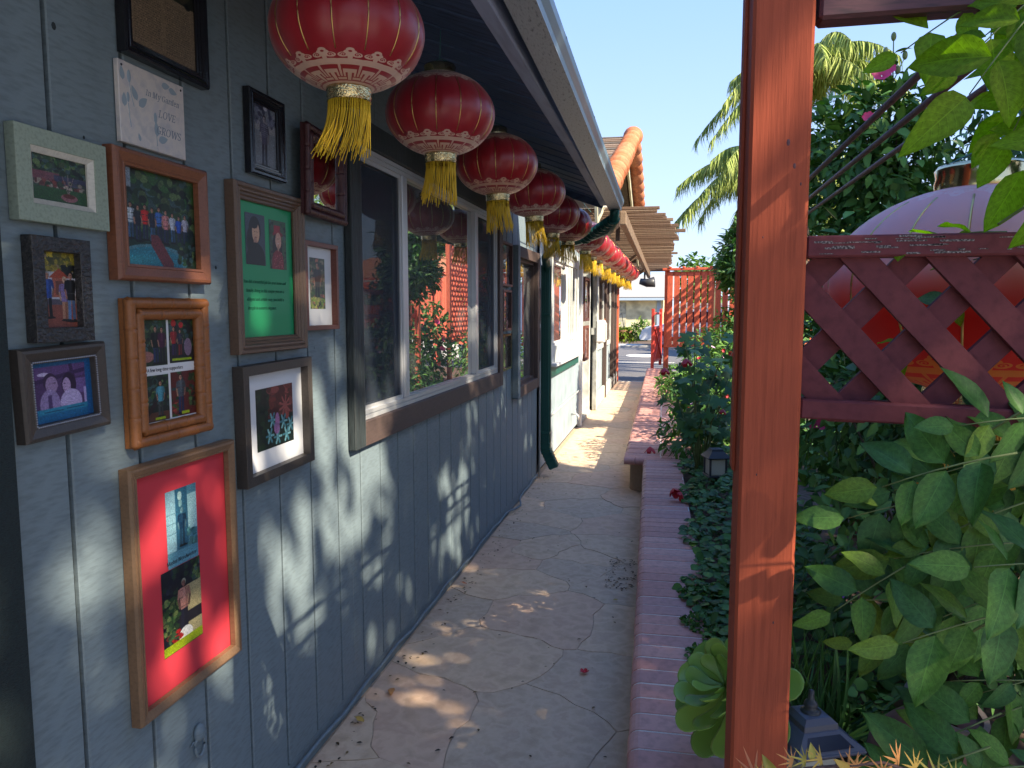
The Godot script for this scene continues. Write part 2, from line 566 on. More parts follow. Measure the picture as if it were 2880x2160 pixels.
func palmate(lobes: int, spread: float, inner: float, side: float, narrow: float, fold := 0.1) -> ArrayMesh:
	# a lobed leaf: points on a fan from the stalk end, drooping at the tips
	var b := B.new().smooth()
	var rim := []
	for k in lobes:
		var a := lerpf(-spread, spread, float(k) / (lobes - 1))
		var len := 1.0 - (1.0 - side) * absf(a) / spread
		var st := spread * 2.0 / (lobes - 1)
		rim.append(Vector2(sin(a - st * narrow), cos(a - st * narrow)) * lerpf(inner, len, 0.45))
		rim.append(Vector2(sin(a), cos(a)) * len)
		rim.append(Vector2(sin(a + st * narrow), cos(a + st * narrow)) * lerpf(inner, len, 0.45))
		if k < lobes - 1: rim.append(Vector2(sin(a + st * 0.5), cos(a + st * 0.5)) * inner)
	var o := Vector3(0, 0, 0)
	for i in rim.size() - 1:
		var p: Vector2 = rim[i]
		var q: Vector2 = rim[i + 1]
		var pz := -0.25 * p.length_squared() + (0.06 if i % 4 == 1 else -fold * 0.3)
		var qz := -0.25 * q.length_squared() + (0.06 if i % 4 == 0 else -fold * 0.3)
		var va := [o, Vector3(q.x, q.y, qz), Vector3(p.x, p.y, pz)]
		var ca := [Color(1.2, 1.2, 1.2), Color(1, 1, 1), Color(1, 1, 1)]
		for j in [0, 2, 1]:
			b.st.set_color(ca[j])
			b.st.add_vertex(va[j])
	return b.done()

func make_leaves() -> void:
	var ovate := func(t: float) -> float: return 0.02 + 0.50 * pow(sin(PI * pow(t, 0.72)), 0.85) if t < 0.995 else 0.0
	var lance := func(t: float) -> float: return 0.02 + 0.30 * pow(sin(PI * pow(t, 0.8)), 0.9) if t < 0.995 else 0.0
	var round_ := func(t: float) -> float: return 0.98 * sqrt(maxf(0.0, 1.0 - pow(t * 2.0 - 1.0, 2.0)))
	var blade := func(t: float) -> float: return 0.05 * (1.0 - t * t)
	L.ovate = leaf_mesh(7, ovate, 0.25, 0.12, 0.014)
	L.ovate_wavy = leaf_mesh(8, ovate, 0.12, 0.22, 0.034)
	L.ovate_flat = leaf_mesh(6, ovate, 0.35, 0.02, 0.01)
	L.ovate_curl = leaf_mesh(8, ovate, 0.55, 0.38, 0.02)
	L.veins = vein_texture()
	L.ovate_brown = leaf_mesh(8, ovate, 0.15, 0.16, 0.024, 0.8, 1.25, Color(5.5, 1.5, 0.9))
	L.small = leaf_mesh(3, ovate, 0.3, 0.15)
	L.lance = leaf_mesh(3, lance, 0.3, 0.25)
	L.round = leaf_mesh(4, round_, 0.12, 0.05, 0.03)
	L.blade = leaf_mesh(6, blade, 0.5, 0.55, 0.0, 1.0, 1.0)
	L.maple = palmate(5, 1.9, 0.5, 0.72, 0.28)
	L.twig_leaf = palmate(7, 1.6, 0.20, 0.6, 0.13)
	L.frond = leaf_mesh(3, func(t: float) -> float: return 0.085 * (1.0 - t), 0.3, 0.4, 0.0, 1.0, 1.0)

func lx(p: Vector3, d: Vector3, n: Vector3, s: float) -> Transform3D:
	var y := d.normalized()
	var x := y.cross(n)
	if x.length() < 0.05: x = y.cross(Vector3(0.3, 0.9, 0.2))
	x = x.normalized()
	return Transform3D(Basis(x * s, y * s, x.cross(y) * s), p)

func tone(pal: Array, jit := 0.25) -> Color:
	var a: Color = pal[R.randi() % pal.size()]
	var b: Color = pal[R.randi() % pal.size()]
	var c := a.lerp(b, R.randf()) * rf(1.0 - jit, 1.0 + jit)
	c.a = 1.0
	return c

func cloud(blobs: Array, size0: float, size1: float, pal: Array, droop := 0.25, shell := 0.45) -> Array:
	# blobs: [centre, radii, count]; returns [transforms, colours]
	var xs := []
	var cs := []
	for q in blobs:
		var c: Vector3 = q[0]
		var r: Vector3 = q[1]
		for i in int(q[2]):
			var u := rdir()
			var p := c + u * r * pow(R.randf(), shell)
			var d := u * 0.7 + rdir() * 0.8 + Vector3.DOWN * droop
			var n := Vector3.UP * 0.9 + rdir() * 0.7 + u * 0.4
			xs.append(lx(p, d, n, rf(size0, size1)))
			cs.append(tone(pal))
	return [xs, cs]


# ---------------------------------------------------------------- ground and path
func build_ground() -> void:
	var b := B.new()
	b.box(Vector3(0, -0.1, -40), Vector3(260, 0.1, 320))
	structure("ground", b.done(), M.earth)
	b = B.new()
	b.box(Vector3(-2, -0.035, -23.7), Vector3(60, 0.05, 15.0))
	var road := structure("asphalt_driveway", b.done(), M.asphalt)
	b = B.new()
	var arrow := PackedVector2Array()
	for k in 20: arrow.append(Vector2(cos(TAU * k / 20) * 0.55, sin(TAU * k / 20) * 0.75))
	b.T = Transform3D(Basis(Vector3.RIGHT, -PI / 2), Vector3(-0.95, -0.006, -25.6))
	b.prism(arrow, 0.0, 0.004)
	part(road, "road_marking", b.done(), M.road_paint)
	b = B.new().box(Vector3(-1.6, -0.006, -22.4), Vector3(3.4, 0.004, 0.12))
	part(road, "road_marking", b.done(), M.road_paint)
	b = B.new().box(Vector3(-0.2, -0.03, -16.28), Vector3(5.2, 0.07, 0.16), 0.008)
	structure("kerb_strip", b.done(), M.concrete)
	b = B.new().box(Vector3(-6, 0.0, -32.0), Vector3(60, 0.14, 1.6), 0.02)
	structure("kerb", b.done(), M.concrete)
	b = B.new().box(Vector3(3.0, -0.03, 2.8), Vector3(8.5, 0.05, 9.0))
	structure("patio", b.done(), M.concrete)

func build_path() -> void:
	# irregular flagstones: cells of jittered seeds, each cut by the bisectors to its neighbours
	var bed := B.new().box(Vector3(-0.62, -0.0285, -8.1), Vector3(1.6, 0.05, 16.4)).done()
	var path := structure("path", bed, M.mortar)
	var seeds := []
	var rr := RandomNumberGenerator.new()
	rr.seed = 23
	for j in 30:
		var odd := j % 2
		for i in (2 + odd):
			var fx: float = (i + 0.5) / (2.0 + odd)
			seeds.append(Vector2(lerpf(-1.28, 0.12, fx) + rr.randf_range(-0.15, 0.15), -0.95 - j * 0.53 + rr.randf_range(-0.15, 0.15)))
	for k in 26: seeds.append(Vector2(rr.randf_range(-1.1, -0.1), rr.randf_range(-15.8, -1.2)))   # small fillers
	for i in seeds.size():
		var s: Vector2 = seeds[i]
		var poly := PackedVector2Array([Vector2(-1.18, -16.15), Vector2(0.05, -16.15), Vector2(0.05, -0.8), Vector2(-1.18, -0.8)])
		for k in seeds.size():
			var o: Vector2 = seeds[k]
			if k == i or s.distance_to(o) > 2.0: continue
			var mid := (s + o) * 0.5
			var n := (o - s).normalized()
			var t := Vector2(-n.y, n.x)
			var gap := 0.0026
			var half := PackedVector2Array([mid - n * gap + t * 5, mid - n * 9 + t * 5, mid - n * 9 - t * 5, mid - n * gap - t * 5])
			var got := Geometry2D.intersect_polygons(poly, half)
			if got.is_empty():
				poly = PackedVector2Array()
				break
			poly = got[0]
		if poly.size() < 3: continue
		if Geometry2D.is_polygon_clockwise(poly): poly.reverse()
		# wander the edges the same way from both sides, so that the joints stay narrow
		var fine := PackedVector2Array()
		for k in poly.size():
			var p := poly[k]
			var q := poly[(k + 1) % poly.size()]
			var m := maxi(1, int(p.distance_to(q) / 0.07))
			for e in m:
				var v := p.lerp(q, float(e) / m)
				if v.x > -1.17 and v.x < 0.04:
					v += Vector2(sin(v.y * 17.0 + v.x * 5.0) + 0.6 * sin(v.y * 41.0), sin(v.x * 15.0 - v.y * 6.0) + 0.6 * cos(v.x * 37.0)) * 0.016
				fine.append(v)
		var b := B.new()
		b.T = Transform3D(Basis(Vector3.RIGHT, PI / 2), Vector3.ZERO)
		# local (x, y, z) -> world (x, -z, y): the top is at local z = -h
		var top := rr.randf_range(-0.0015, 0.0015)
		var flip := PackedVector2Array(fine)
		b.prism(flip, -top, 0.012)
		var r3 := rr.randf()
		part(path, "flagstone", b.done(), M.flagstone if r3 < 0.5 else M.flagstone_grey if r3 < 0.75 else M.flagstone_rose)


# ---------------------------------------------------------------- the house along the path
func wall_frame(n: String, label: String, cat: String) -> Node3D:
	return thing(n, label, cat, Vector3(WX, 0, 0), "", PI / 2)   # local x runs along the wall (= -z), local z out of it

func boards(root: Node3D, u0: float, u1: float, first: float, pitch: float, y0: float, y1: float, holes: Array, m: Material, gap := 0.011) -> void:
	var k := floori((u0 - first) / pitch)
	while first + k * pitch < u1 - 0.01:
		var a := maxf(u0, first + k * pitch) + gap * 0.5
		var c := minf(u1, first + (k + 1) * pitch) - gap * 0.5
		k += 1
		var cells := [[a, c, y0, y1]]
		for h in holes:
			var nx := []
			for q in cells:
				if q[1] <= h[0] or q[0] >= h[1] or q[3] <= h[2] or q[2] >= h[3]:
					nx.append(q)
					continue
				if q[0] < h[0]: nx.append([q[0], h[0], q[2], q[3]])
				if q[1] > h[1]: nx.append([h[1], q[1], q[2], q[3]])
				var ia := maxf(q[0], h[0])
				var ic := minf(q[1], h[1])
				if q[2] < h[2]: nx.append([ia, ic, q[2], h[2]])
				if q[3] > h[3]: nx.append([ia, ic, h[3], q[3]])
			cells = nx
		for q in cells:
			if q[1] - q[0] < 0.012: continue
			part(root, "siding_board", boxm(Vector3(q[1] - q[0], q[3] - q[2], 0.014), 0.0025, Vector3((q[0] + q[1]) / 2, (q[2] + q[3]) / 2, -0.007)), m)

func window(root: Node3D, u0: float, u1: float, y0: float, y1: float, tw: float, td: float, trim_mats: Array, frame_w: float, frame_mat: Material, cuts: Array, screens: Array, cut_w := 0.06) -> Node3D:
	# trims outside u0..u1 / y0..y1 are inside the outline; cuts are the middles of the mullions
	var w := sub(root, "window")
	var e := 0.003
	part(w, "side_trim", boxm(Vector3(tw, y1 - y0, td), 0.003, Vector3(u0 + tw / 2, (y0 + y1) / 2, td / 2 + e)), trim_mats[0])
	part(w, "side_trim", boxm(Vector3(tw, y1 - y0, td), 0.003, Vector3(u1 - tw / 2, (y0 + y1) / 2, td / 2 + e)), trim_mats[1])
	part(w, "sill_trim", boxm(Vector3(u1 - u0 - 2 * tw - 0.002, tw, td - 0.002), 0.003, Vector3((u0 + u1) / 2, y0 + tw / 2, td / 2 + e)), trim_mats[2])
	part(w, "head_trim", boxm(Vector3(u1 - u0 - 2 * tw - 0.002, tw, td - 0.002), 0.003, Vector3((u0 + u1) / 2, y1 - tw / 2, td / 2 + e)), trim_mats[3])
	var a := u0 + tw
	var c := u1 - tw
	var p := y0 + tw
	var q := y1 - tw
	var b := B.new()
	b.T = Transform3D(Basis.IDENTITY, Vector3((a + c) / 2, (p + q) / 2, 0))
	b.ring(c - a - 0.002, q - p - 0.002, [Vector2(0, -0.02), Vector2(0, 0.016), Vector2(frame_w * 0.45, 0.016), Vector2(frame_w * 0.45, 0.010), Vector2(frame_w * 0.6, 0.010), Vector2(frame_w * 0.6, 0.016), Vector2(frame_w, 0.016), Vector2(frame_w, -0.02)])
	part(w, "frame", b.done(), frame_mat)
	for m in cuts:
		var mb := B.new().box(Vector3(m - cut_w * 0.27, (p + q) / 2, 0.0), Vector3(cut_w * 0.45, q - p - 2 * frame_w - 0.002, 0.03), 0.003)
		mb.box(Vector3(m + cut_w * 0.27, (p + q) / 2, -0.004), Vector3(cut_w * 0.45, q - p - 2 * frame_w - 0.002, 0.03), 0.003)
		part(w, "mullion", mb.done(), frame_mat)
	var edges := [a + frame_w] + cuts + [c - frame_w]
	for i in edges.size() - 1:
		var l: float = edges[i] + (0.0 if i == 0 else cut_w / 2)
		var r: float = edges[i + 1] - (0.0 if i == edges.size() - 2 else cut_w / 2)
		part(w, "pane", boxm(Vector3(r - l, q - p - 2 * frame_w, 0.006), 0.0, Vector3((l + r) / 2, (p + q) / 2, -0.015)), M.window_glass)
		if i in screens:
			var s := B.new()
			s.T = Transform3D(Basis.IDENTITY, Vector3((l + r) / 2, (p + q) / 2, 0.0))
			s.panel(r - l - 0.03, q - p - 2 * frame_w - 0.03, 0.0)
			part(w, "insect_screen", s.done(), M.insect_screen)
			s = B.new()
			s.T = Transform3D(Basis.IDENTITY, Vector3((l + r) / 2, (p + q) / 2, 0.0))
			s.ring(r - l - 0.002, q - p - 2 * frame_w - 0.002, [Vector2(0, -0.008), Vector2(0, 0.006), Vector2(0.016, 0.006), Vector2(0.016, -0.008)])
			part(w, "screen_frame", s.done(), frame_mat)
	return w

func build_house() -> void:
	var h := wall_frame("house", "blue-grey house side of upright grooved boards, wide white-framed window under a deep blue eave", "house")
	var holes := [[2.62, 5.10, 1.04, 2.25], [5.58, 6.48, 0.89, 2.01]]
	part(h, "wall", B.new().box(Vector3(2.1, 1.3, -1.52), Vector3(9.3, 2.62, 3.0)).done(), M.wall_back)
	boards(h, -2.5, 6.66, 1.275, 0.2055, 0.075, 2.66, holes, M.wall)
	part(h, "base_board", boxm(Vector3(9.15, 0.075, 0.012), 0.002, Vector3(2.08, 0.0365, -0.009)), M.wall)
	window(h, 2.60, 5.125, 1.018, 2.27, 0.098, 0.03, [M.shaded_trim, M.brown_trim, M.brown_trim, M.shaded_trim], 0.036, M.aluminium, [3.225, 4.487], [0, 2], 0.075)
	window(h, 5.56, 6.5, 0.87, 2.03, 0.085, 0.05, [M.wall, M.brown_trim, M.brown_trim, M.brown_trim], 0.022, M.brown_trim, [], [])
	for q in [[1.298, 2.097, 0.006], [1.245, 1.50, 0.005], [1.80, 1.66, 0.004], [2.40, 1.36, 0.006], [2.41, 1.33, 0.007], [2.395, 1.30, 0.006], [2.35, 1.42, 0.004], [3.6, 0.7, 0.005], [1.36, 1.9, 0.003]]:
		part(h, "paint_knot", B.new().ball(Vector3(q[0], q[1], 0.0), Vector3(q[2], q[2] * 1.3, 0.002), 8, 4).done(), M.wall_back if q[1] > 1.45 else M.wall)
	# the black-green door trim at the near end
	part(h, "corner_board", boxm(Vector3(0.62, 2.6, 0.03), 0.004, Vector3(0.81, 1.3, 0.018)), M.green_black)
	# eave: soffit boards, fascia, gutter, roof
	var u := -2.5
	while u < 5.6:
		var sag := -0.018 * maxf(0.0, u - 2.0)
		part(h, "soffit_board", B.new().beam(Vector3(u + 0.1, 2.665 + sag, -0.03), Vector3(u + 0.1, 2.415 + sag, 0.645), 0.194, 0.018, 0.004).done(), M.soffit)
		u += 0.2
	for q in [[-2.5, 3.62, 0.0], [3.626, 5.62, -0.029]]:
		var fa := part(h, "fascia", boxm(Vector3(q[1] - q[0], 0.15, 0.05), 0.004), M.fascia)
		fa.position = Vector3((q[0] + q[1]) / 2, 2.430 + q[2], 0.678)
		fa.rotation.z = -0.004 if q[2] == 0.0 else -0.02
	var g := sub(h, "gutter")
	g.position = Vector3(2.0, 2.37, 0.0)
	g.rotation.z = -0.034
	part(g, "gutter_floor", boxm(Vector3(8.0, 0.004, 0.085), 0.0, Vector3(-0.5, 0.0, 0.773)), M.gutter_grey)
	part(g, "gutter_back", boxm(Vector3(8.0, 0.10, 0.004), 0.0, Vector3(-0.5, 0.052, 0.73)), M.gutter_grey)
	var fb := B.new()
	for q in [[Vector2(-0.002, 0.815), Vector2(0.02, 0.818)], [Vector2(0.02, 0.818), Vector2(0.045, 0.832)], [Vector2(0.045, 0.832), Vector2(0.072, 0.834)], [Vector2(0.072, 0.834), Vector2(0.077, 0.824)]]:
		fb.quad(Vector3(-4.5, q[0].x, q[0].y), Vector3(3.5, q[0].x, q[0].y), Vector3(3.5, q[1].x, q[1].y), Vector3(-4.5, q[1].x, q[1].y))
		fb.quad(Vector3(3.5, q[0].x, q[0].y - 0.003), Vector3(-4.5, q[0].x, q[0].y - 0.003), Vector3(-4.5, q[1].x, q[1].y - 0.003), Vector3(3.5, q[1].x, q[1].y - 0.003))
	part(g, "gutter_lip", fb.done(), M.gutter_face)
	var cap := B.new()
	cap.T = Transform3D(Basis(Vector3.UP, PI / 2), Vector3(3.5, 0, 0))
	cap.prism(PackedVector2Array([Vector2(-0.834, 0.072), Vector2(-0.832, 0.045), Vector2(-0.818, 0.02), Vector2(-0.815, -0.002), Vector2(-0.73, -0.002), Vector2(-0.73, 0.075)]), -0.002, 0.004)
	part(g, "end_cap", cap.done(), M.gutter_face)
	for k in 9: part(g, "hanger", boxm(Vector3(0.02, 0.004, 0.12), 0.0, Vector3(-4.0 + k * 0.9, 0.07, 0.775)), M.gutter_grey)
	part(h, "roof", B.new().beam(Vector3(1.5, 2.475, 0.74), Vector3(1.5, 4.1, -3.4), 8.2, 0.03).done(), M.shingle)
	part(h, "rake_board", B.new().beam(Vector3(5.64, 2.36, 0.69), Vector3(5.64, 2.66, -0.15), 0.03, 0.15, 0.003).done(), M.soffit)
	# downspout with its crinkled elbow
	var d := thing("downspout", "dark green ribbed metal downspout on the house corner with kicked-out foot", "downspout", Vector3(WX, 0, -6.76), "", PI / 2)
	var pts := [Vector3(-1.33, 2.26, 0.775), Vector3(-1.27, 2.19, 0.765), Vector3(-1.12, 2.135, 0.72), Vector3(-0.84, 2.10, 0.52), Vector3(-0.66, 2.06, 0.26), Vector3(-0.2, 2.0, 0.09), Vector3(-0.03, 1.94, 0.07), Vector3(0, 1.87, 0.066)]
	part(d, "elbow", B.new().smooth().tube(pts, 0.034, 0.036, 10).done(), M.green_metal)
	for k in 9:
		var p: Vector3 = (pts[1] as Vector3).lerp(pts[3], k / 8.0)
		part(d, "elbow_rib", B.new().smooth().tube([p - Vector3(0.006, -0.002, 0.006), p + Vector3(0.004, -0.003, -0.006)], 0.048, 0.048, 10).done(), M.green_metal)
	var pb := B.new().box(Vector3(0, 1.12, 0.062), Vector3(0.075, 1.66, 0.09), 0.012)
	for k in 5: pb.box(Vector3(-0.028 + k * 0.014, 1.12, 0.1075), Vector3(0.006, 1.64, 0.006), 0.001)
	for k in 5: pb.box(Vector3(-0.039, 1.12, 0.03 + k * 0.016), Vector3(0.006, 1.64, 0.007), 0.001)
	part(d, "pipe", pb.done(), M.green_metal)
	var ft := B.new()
	ft.beam(Vector3(0, 0.33, 0.062), Vector3(0, 0.26, 0.066), 0.082, 0.097, 0.01, Vector3.BACK)
	ft.beam(Vector3(0, 0.275, 0.062), Vector3(0.0, 0.09, 0.15), 0.078, 0.092, 0.01, Vector3.BACK)
	for k in 4: ft.beam(Vector3(0, 0.25 - k * 0.03, 0.074 + k * 0.0142), Vector3(0, 0.24 - k * 0.03, 0.079 + k * 0.0142), 0.086, 0.1, 0.004, Vector3.BACK)
	part(d, "foot", ft.done(), M.green_metal)
	for y in [0.42, 1.5]: part(d, "strap", boxm(Vector3(0.09, 0.025, 0.105), 0.004, Vector3(0, y, 0.058)), M.green_metal)

func build_far_house_section() -> void:
	mat("wall_sunlit", lin(0.28, 0.35, 0.385), 0.65)  # same paint as the near wall, lightened to carry the sun in its colour
	tri_tex(M.wall_sunlit, L.wallt, Vector3(0.5, 0.5, 0.5), true)
	var h := wall_frame("house", "sunlit house section past the downspout, blue lightened for sun, white window, green sill board", "house")
	part(h, "wall", B.new().box(Vector3(8.35, 1.31, -1.54), Vector3(3.06, 2.62, 3.0)).done(), M.wall_back)
	part(h, "wall", B.new().box(Vector3(10.7, 1.31, -1.73), Vector3(1.64, 2.62, 3.0)).done(), M.wall_back)
	part(h, "wall", B.new().box(Vector3(13.87, 1.31, -1.54), Vector3(4.7, 2.62, 3.0)).done(), M.wall_back)
	boards(h, 6.84, 9.86, 6.84, 0.405, 0.06, 2.62, [[7.25, 9.42, 0.90, 2.2]], M.wall_sunlit, 0.006)
	var w := window(h, 7.24, 9.43, 1.02, 2.2, 0.16, 0.035, [M.pale_paint, M.pale_paint, M.pale_paint, M.pale_paint], 0.03, M.white_paint, [8.5], [], 0.2)
	part(w, "sill", boxm(Vector3(2.2, 0.035, 0.11), 0.006, Vector3(8.335, 1.005, 0.04)), M.white_paint)
	part(w, "apron_board", boxm(Vector3(2.26, 0.11, 0.035), 0.004, Vector3(8.335, 0.932, 0.0185)), M.green_paint)
	for k in 3: part(w, "mullion", boxm(Vector3(0.05, 0.84, 0.05), 0.006, Vector3(8.62 + k * 0.19, 1.61, 0.012)), M.pale_paint)
	part(h, "corner_post", boxm(Vector3(0.11, 2.62, 0.06), 0.006, Vector3(9.865, 1.31, 0.005)), M.white_paint)
	# recessed door
	var d := sub(h, "door")
	part(d, "door_leaf", boxm(Vector3(0.86, 2.0, 0.04), 0.003, Vector3(10.6, 1.05, -0.19)), M.white_paint)
	part(d, "pane", boxm(Vector3(0.55, 0.9, 0.01), 0.0, Vector3(10.6, 1.5, -0.166)), M.window_glass)
	part(d, "jamb", boxm(Vector3(0.12, 2.1, 0.2), 0.004, Vector3(10.1, 1.05, -0.1)), M.pale_paint)
	part(d, "jamb", boxm(Vector3(0.12, 2.1, 0.2), 0.004, Vector3(11.12, 1.05, -0.1)), M.pale_paint)
	part(d, "handle", B.new().smooth().ball(Vector3(10.95, 1.0, -0.14), Vector3(0.03, 0.03, 0.03)).done(), M.aluminium)
	part(d, "threshold", boxm(Vector3(1.1, 0.05, 0.22), 0.006, Vector3(10.6, 0.027, -0.09)), M.concrete)
	boards(h, 11.5, 16.2, 11.5, 0.405, 0.06, 2.62, [[12.0, 12.9, 0.95, 2.1], [13.5, 14.4, 0.95, 2.1]], M.wall_sunlit, 0.006)
	window(h, 11.95, 12.95, 0.9, 2.15, 0.08, 0.04, [M.pale_paint, M.pale_paint, M.pale_paint, M.pale_paint], 0.03, M.brown_trim, [12.45], [], 0.05)
	window(h, 13.45, 14.45, 0.9, 2.15, 0.08, 0.04, [M.pale_paint, M.pale_paint, M.pale_paint, M.pale_paint], 0.03, M.brown_trim, [13.95], [], 0.05)
	for q in [11.52, 13.2, 14.9, 15.6]:
		part(h, "batten", boxm(Vector3(0.09, 2.55, 0.07), 0.006, Vector3(q, 1.28, 0.038)), M.brown_trim if q > 13.0 else M.pale_paint)
	part(h, "plinth", boxm(Vector3(4.66, 0.22, 0.05), 0.01, Vector3(13.86, 0.112, 0.028)), M.pale_paint)
	part(h, "end_post", boxm(Vector3(0.1, 2.1, 0.1), 0.006, Vector3(16.27, 1.05, 0.02)), M.red_fence)
	part(h, "flat_roof", boxm(Vector3(9.4, 0.08, 3.3), 0.0, Vector3(11.54, 2.665, -1.5)), M.shingle)

func build_gable_roof() -> void:
	var h := wall_frame("house", "cream gable with grey wood shakes and orange barrel tiles along its rakes", "house")
	var apex := Vector3(11.65, 4.12, 0)
	var sl := 0.325
	var gw := B.new().prism(PackedVector2Array([Vector2(7.6, 2.70), Vector2(16.1, 2.70), Vector2(11.65, 4.0)]), -0.25, 0.0)
	part(h, "gable_wall", gw.done(), M.cream)
	for side in [-1.0, 1.0]:
		var low := Vector3(11.65 + side * 4.5, 4.12 - 4.5 * sl, 0)
		part(h, "roof", B.new().beam(apex + Vector3(0, -0.05, -2.3), low + Vector3(0, -0.05, -2.3), 5.4, 0.06, 0.0).done(), M.shingle)
		for k in 20:
			# a course of shakes: butt end thick, each a little proud of the one below
			var t0 := k / 20.0
			var a := apex.lerp(low, t0)
			var c := apex.lerp(low, t0 + 0.058)
			var b := B.new()
			for s in 7:
				var zz := 0.30 - s * 0.34
				b.beam(a + Vector3(0, 0.0, zz - rf(0, 0.02)), c + Vector3(side * rf(0.0, 0.05), 0.02 - rf(0, 0.01), zz), 0.33, 0.022)
			part(h, "shake_course", b.done(), M.lath_pale if k % 3 else M.shingle)
		var n := 26 if side < 0.0 else 15
		for k in n:
			var t := (k + 0.5) / n
			var p := apex.lerp(low, t)
			var d := (low - apex).normalized()
			var b := B.new().smooth()
			var r0 := 0.125 + rf(-0.006, 0.006)
			var step := 4.7 / n
			var pa := p - d * step * 0.45 + Vector3(0, -0.03, 0.56)
			var pb := p + d * step * 0.62 + Vector3(0, -0.01, 0.56)
			b.tube([pa, pb], r0 * 0.84, r0, 14)
			part(h, "roof_tile", b.done(), M.terracotta if R.randf() < 0.65 else M.terracotta_pale)
		part(h, "bargeboard", B.new().beam(apex + Vector3(0, -0.22, 0.47), low + Vector3(0, -0.22, 0.47), 0.03, 0.2, 0.003).done(), M.cream)
	part(h, "roof_tile", B.new().smooth().ball(apex + Vector3(0, 0.0, 0.56), Vector3(0.15, 0.15, 0.15), 12, 8).done(), M.terracotta)
	part(h, "eave_board", boxm(Vector3(0.05, 0.30, 1.9), 0.004, Vector3(7.75, 2.72, -0.30)), M.white_paint)
	for k in 7: part(h, "peeled_strip", boxm(Vector3(0.004, 0.10, 0.028), 0.0, Vector3(7.722, 2.70 + 0.02 * (k % 3), 0.55 - k * 0.075)), M.lath)
	part(h, "gutter_bracket", boxm(Vector3(0.06, 0.32, 0.05), 0.005, Vector3(9.6, 2.56, 0.5)), M.brown_trim)

func build_shade_arbor() -> void:
	var a := wall_frame("shade_arbor", "overhead arbor of thin brown laths on a slanting beam past the gutter", "arbor")
	var u := 8.6
	var k := 0
	while u < 19.3:
		var y := 2.645 - (u - 10.5) * 0.0155
		var tip := 1.245 - (0.0 if k < 20 else 0.0) + rf(-0.05, 0.05) - maxf(0.0, u - 10.5) * 0.022
		if k < 11: tip -= 0.26 - k * 0.024
		if k % 7 == 6: tip += 0.06
		var b := B.new().beam(Vector3(u, y + rf(-0.006, 0.006), 0.05 if u < 16.3 else -0.4), Vector3(u + rf(-0.03, 0.03), y + rf(-0.012, 0.006), tip), rf(0.034, 0.05), rf(0.03, 0.044), 0.004)
		part(a, "lath", b.done(), M.lath if R.randf() < 0.6 else M.lath_pale)
		u += 0.17
		k += 1
	part(a, "beam", B.new().beam(Vector3(8.7, 2.575, 0.62), Vector3(19.2, 2.40, 0.60), 0.07, 0.15, 0.006).done(), M.lath_pale)
	part(a, "ledger", B.new().beam(Vector3(8.5, 2.63, 0.03), Vector3(16.2, 2.51, 0.03), 0.05, 0.08, 0.004).done(), M.lath)
	for q in [12.4, 15.9]: part(a, "brace", B.new().beam(Vector3(q, 1.98, 0.03), Vector3(q, 2.44 - (q - 10.6) * 0.016, 0.6), 0.06, 0.06, 0.004).done(), M.lath)


# ---------------------------------------------------------------- planter
func left_edge(z: float) -> float:
	if z > -6.3: return lerpf(-0.09, -0.212, clampf((z + 1.75) / (-6.3 + 1.75), 0, 1))
	return lerpf(-0.372, -0.50, clampf((z + 6.3) / (-16.1 + 6.3), 0, 1))

func bullnose(len: float, half: float, grow := 0.0) -> ArrayMesh:
	# brick with one rounded end (at x = 0); its top is y = 0
	var pr := PackedVector2Array()
	var t := 0.058
	var pts := [Vector2(len, -t), Vector2(len, 0), Vector2(0.03, 0), Vector2(0.018, -0.003), Vector2(0.008, -0.0095), Vector2(0.002, -0.0185), Vector2(0, -0.029), Vector2(0.002, -0.0395), Vector2(0.008, -0.0485), Vector2(0.018, -0.055), Vector2(0.03, -t)]
	for p in pts: pr.append(p + Vector2(grow, -absf(grow) * 0.6 if p.y > -0.028 else absf(grow) * 0.6))
	if Geometry2D.is_polygon_clockwise(pr): pr.reverse()
	return B.new().prism(pr, -half, half).done()

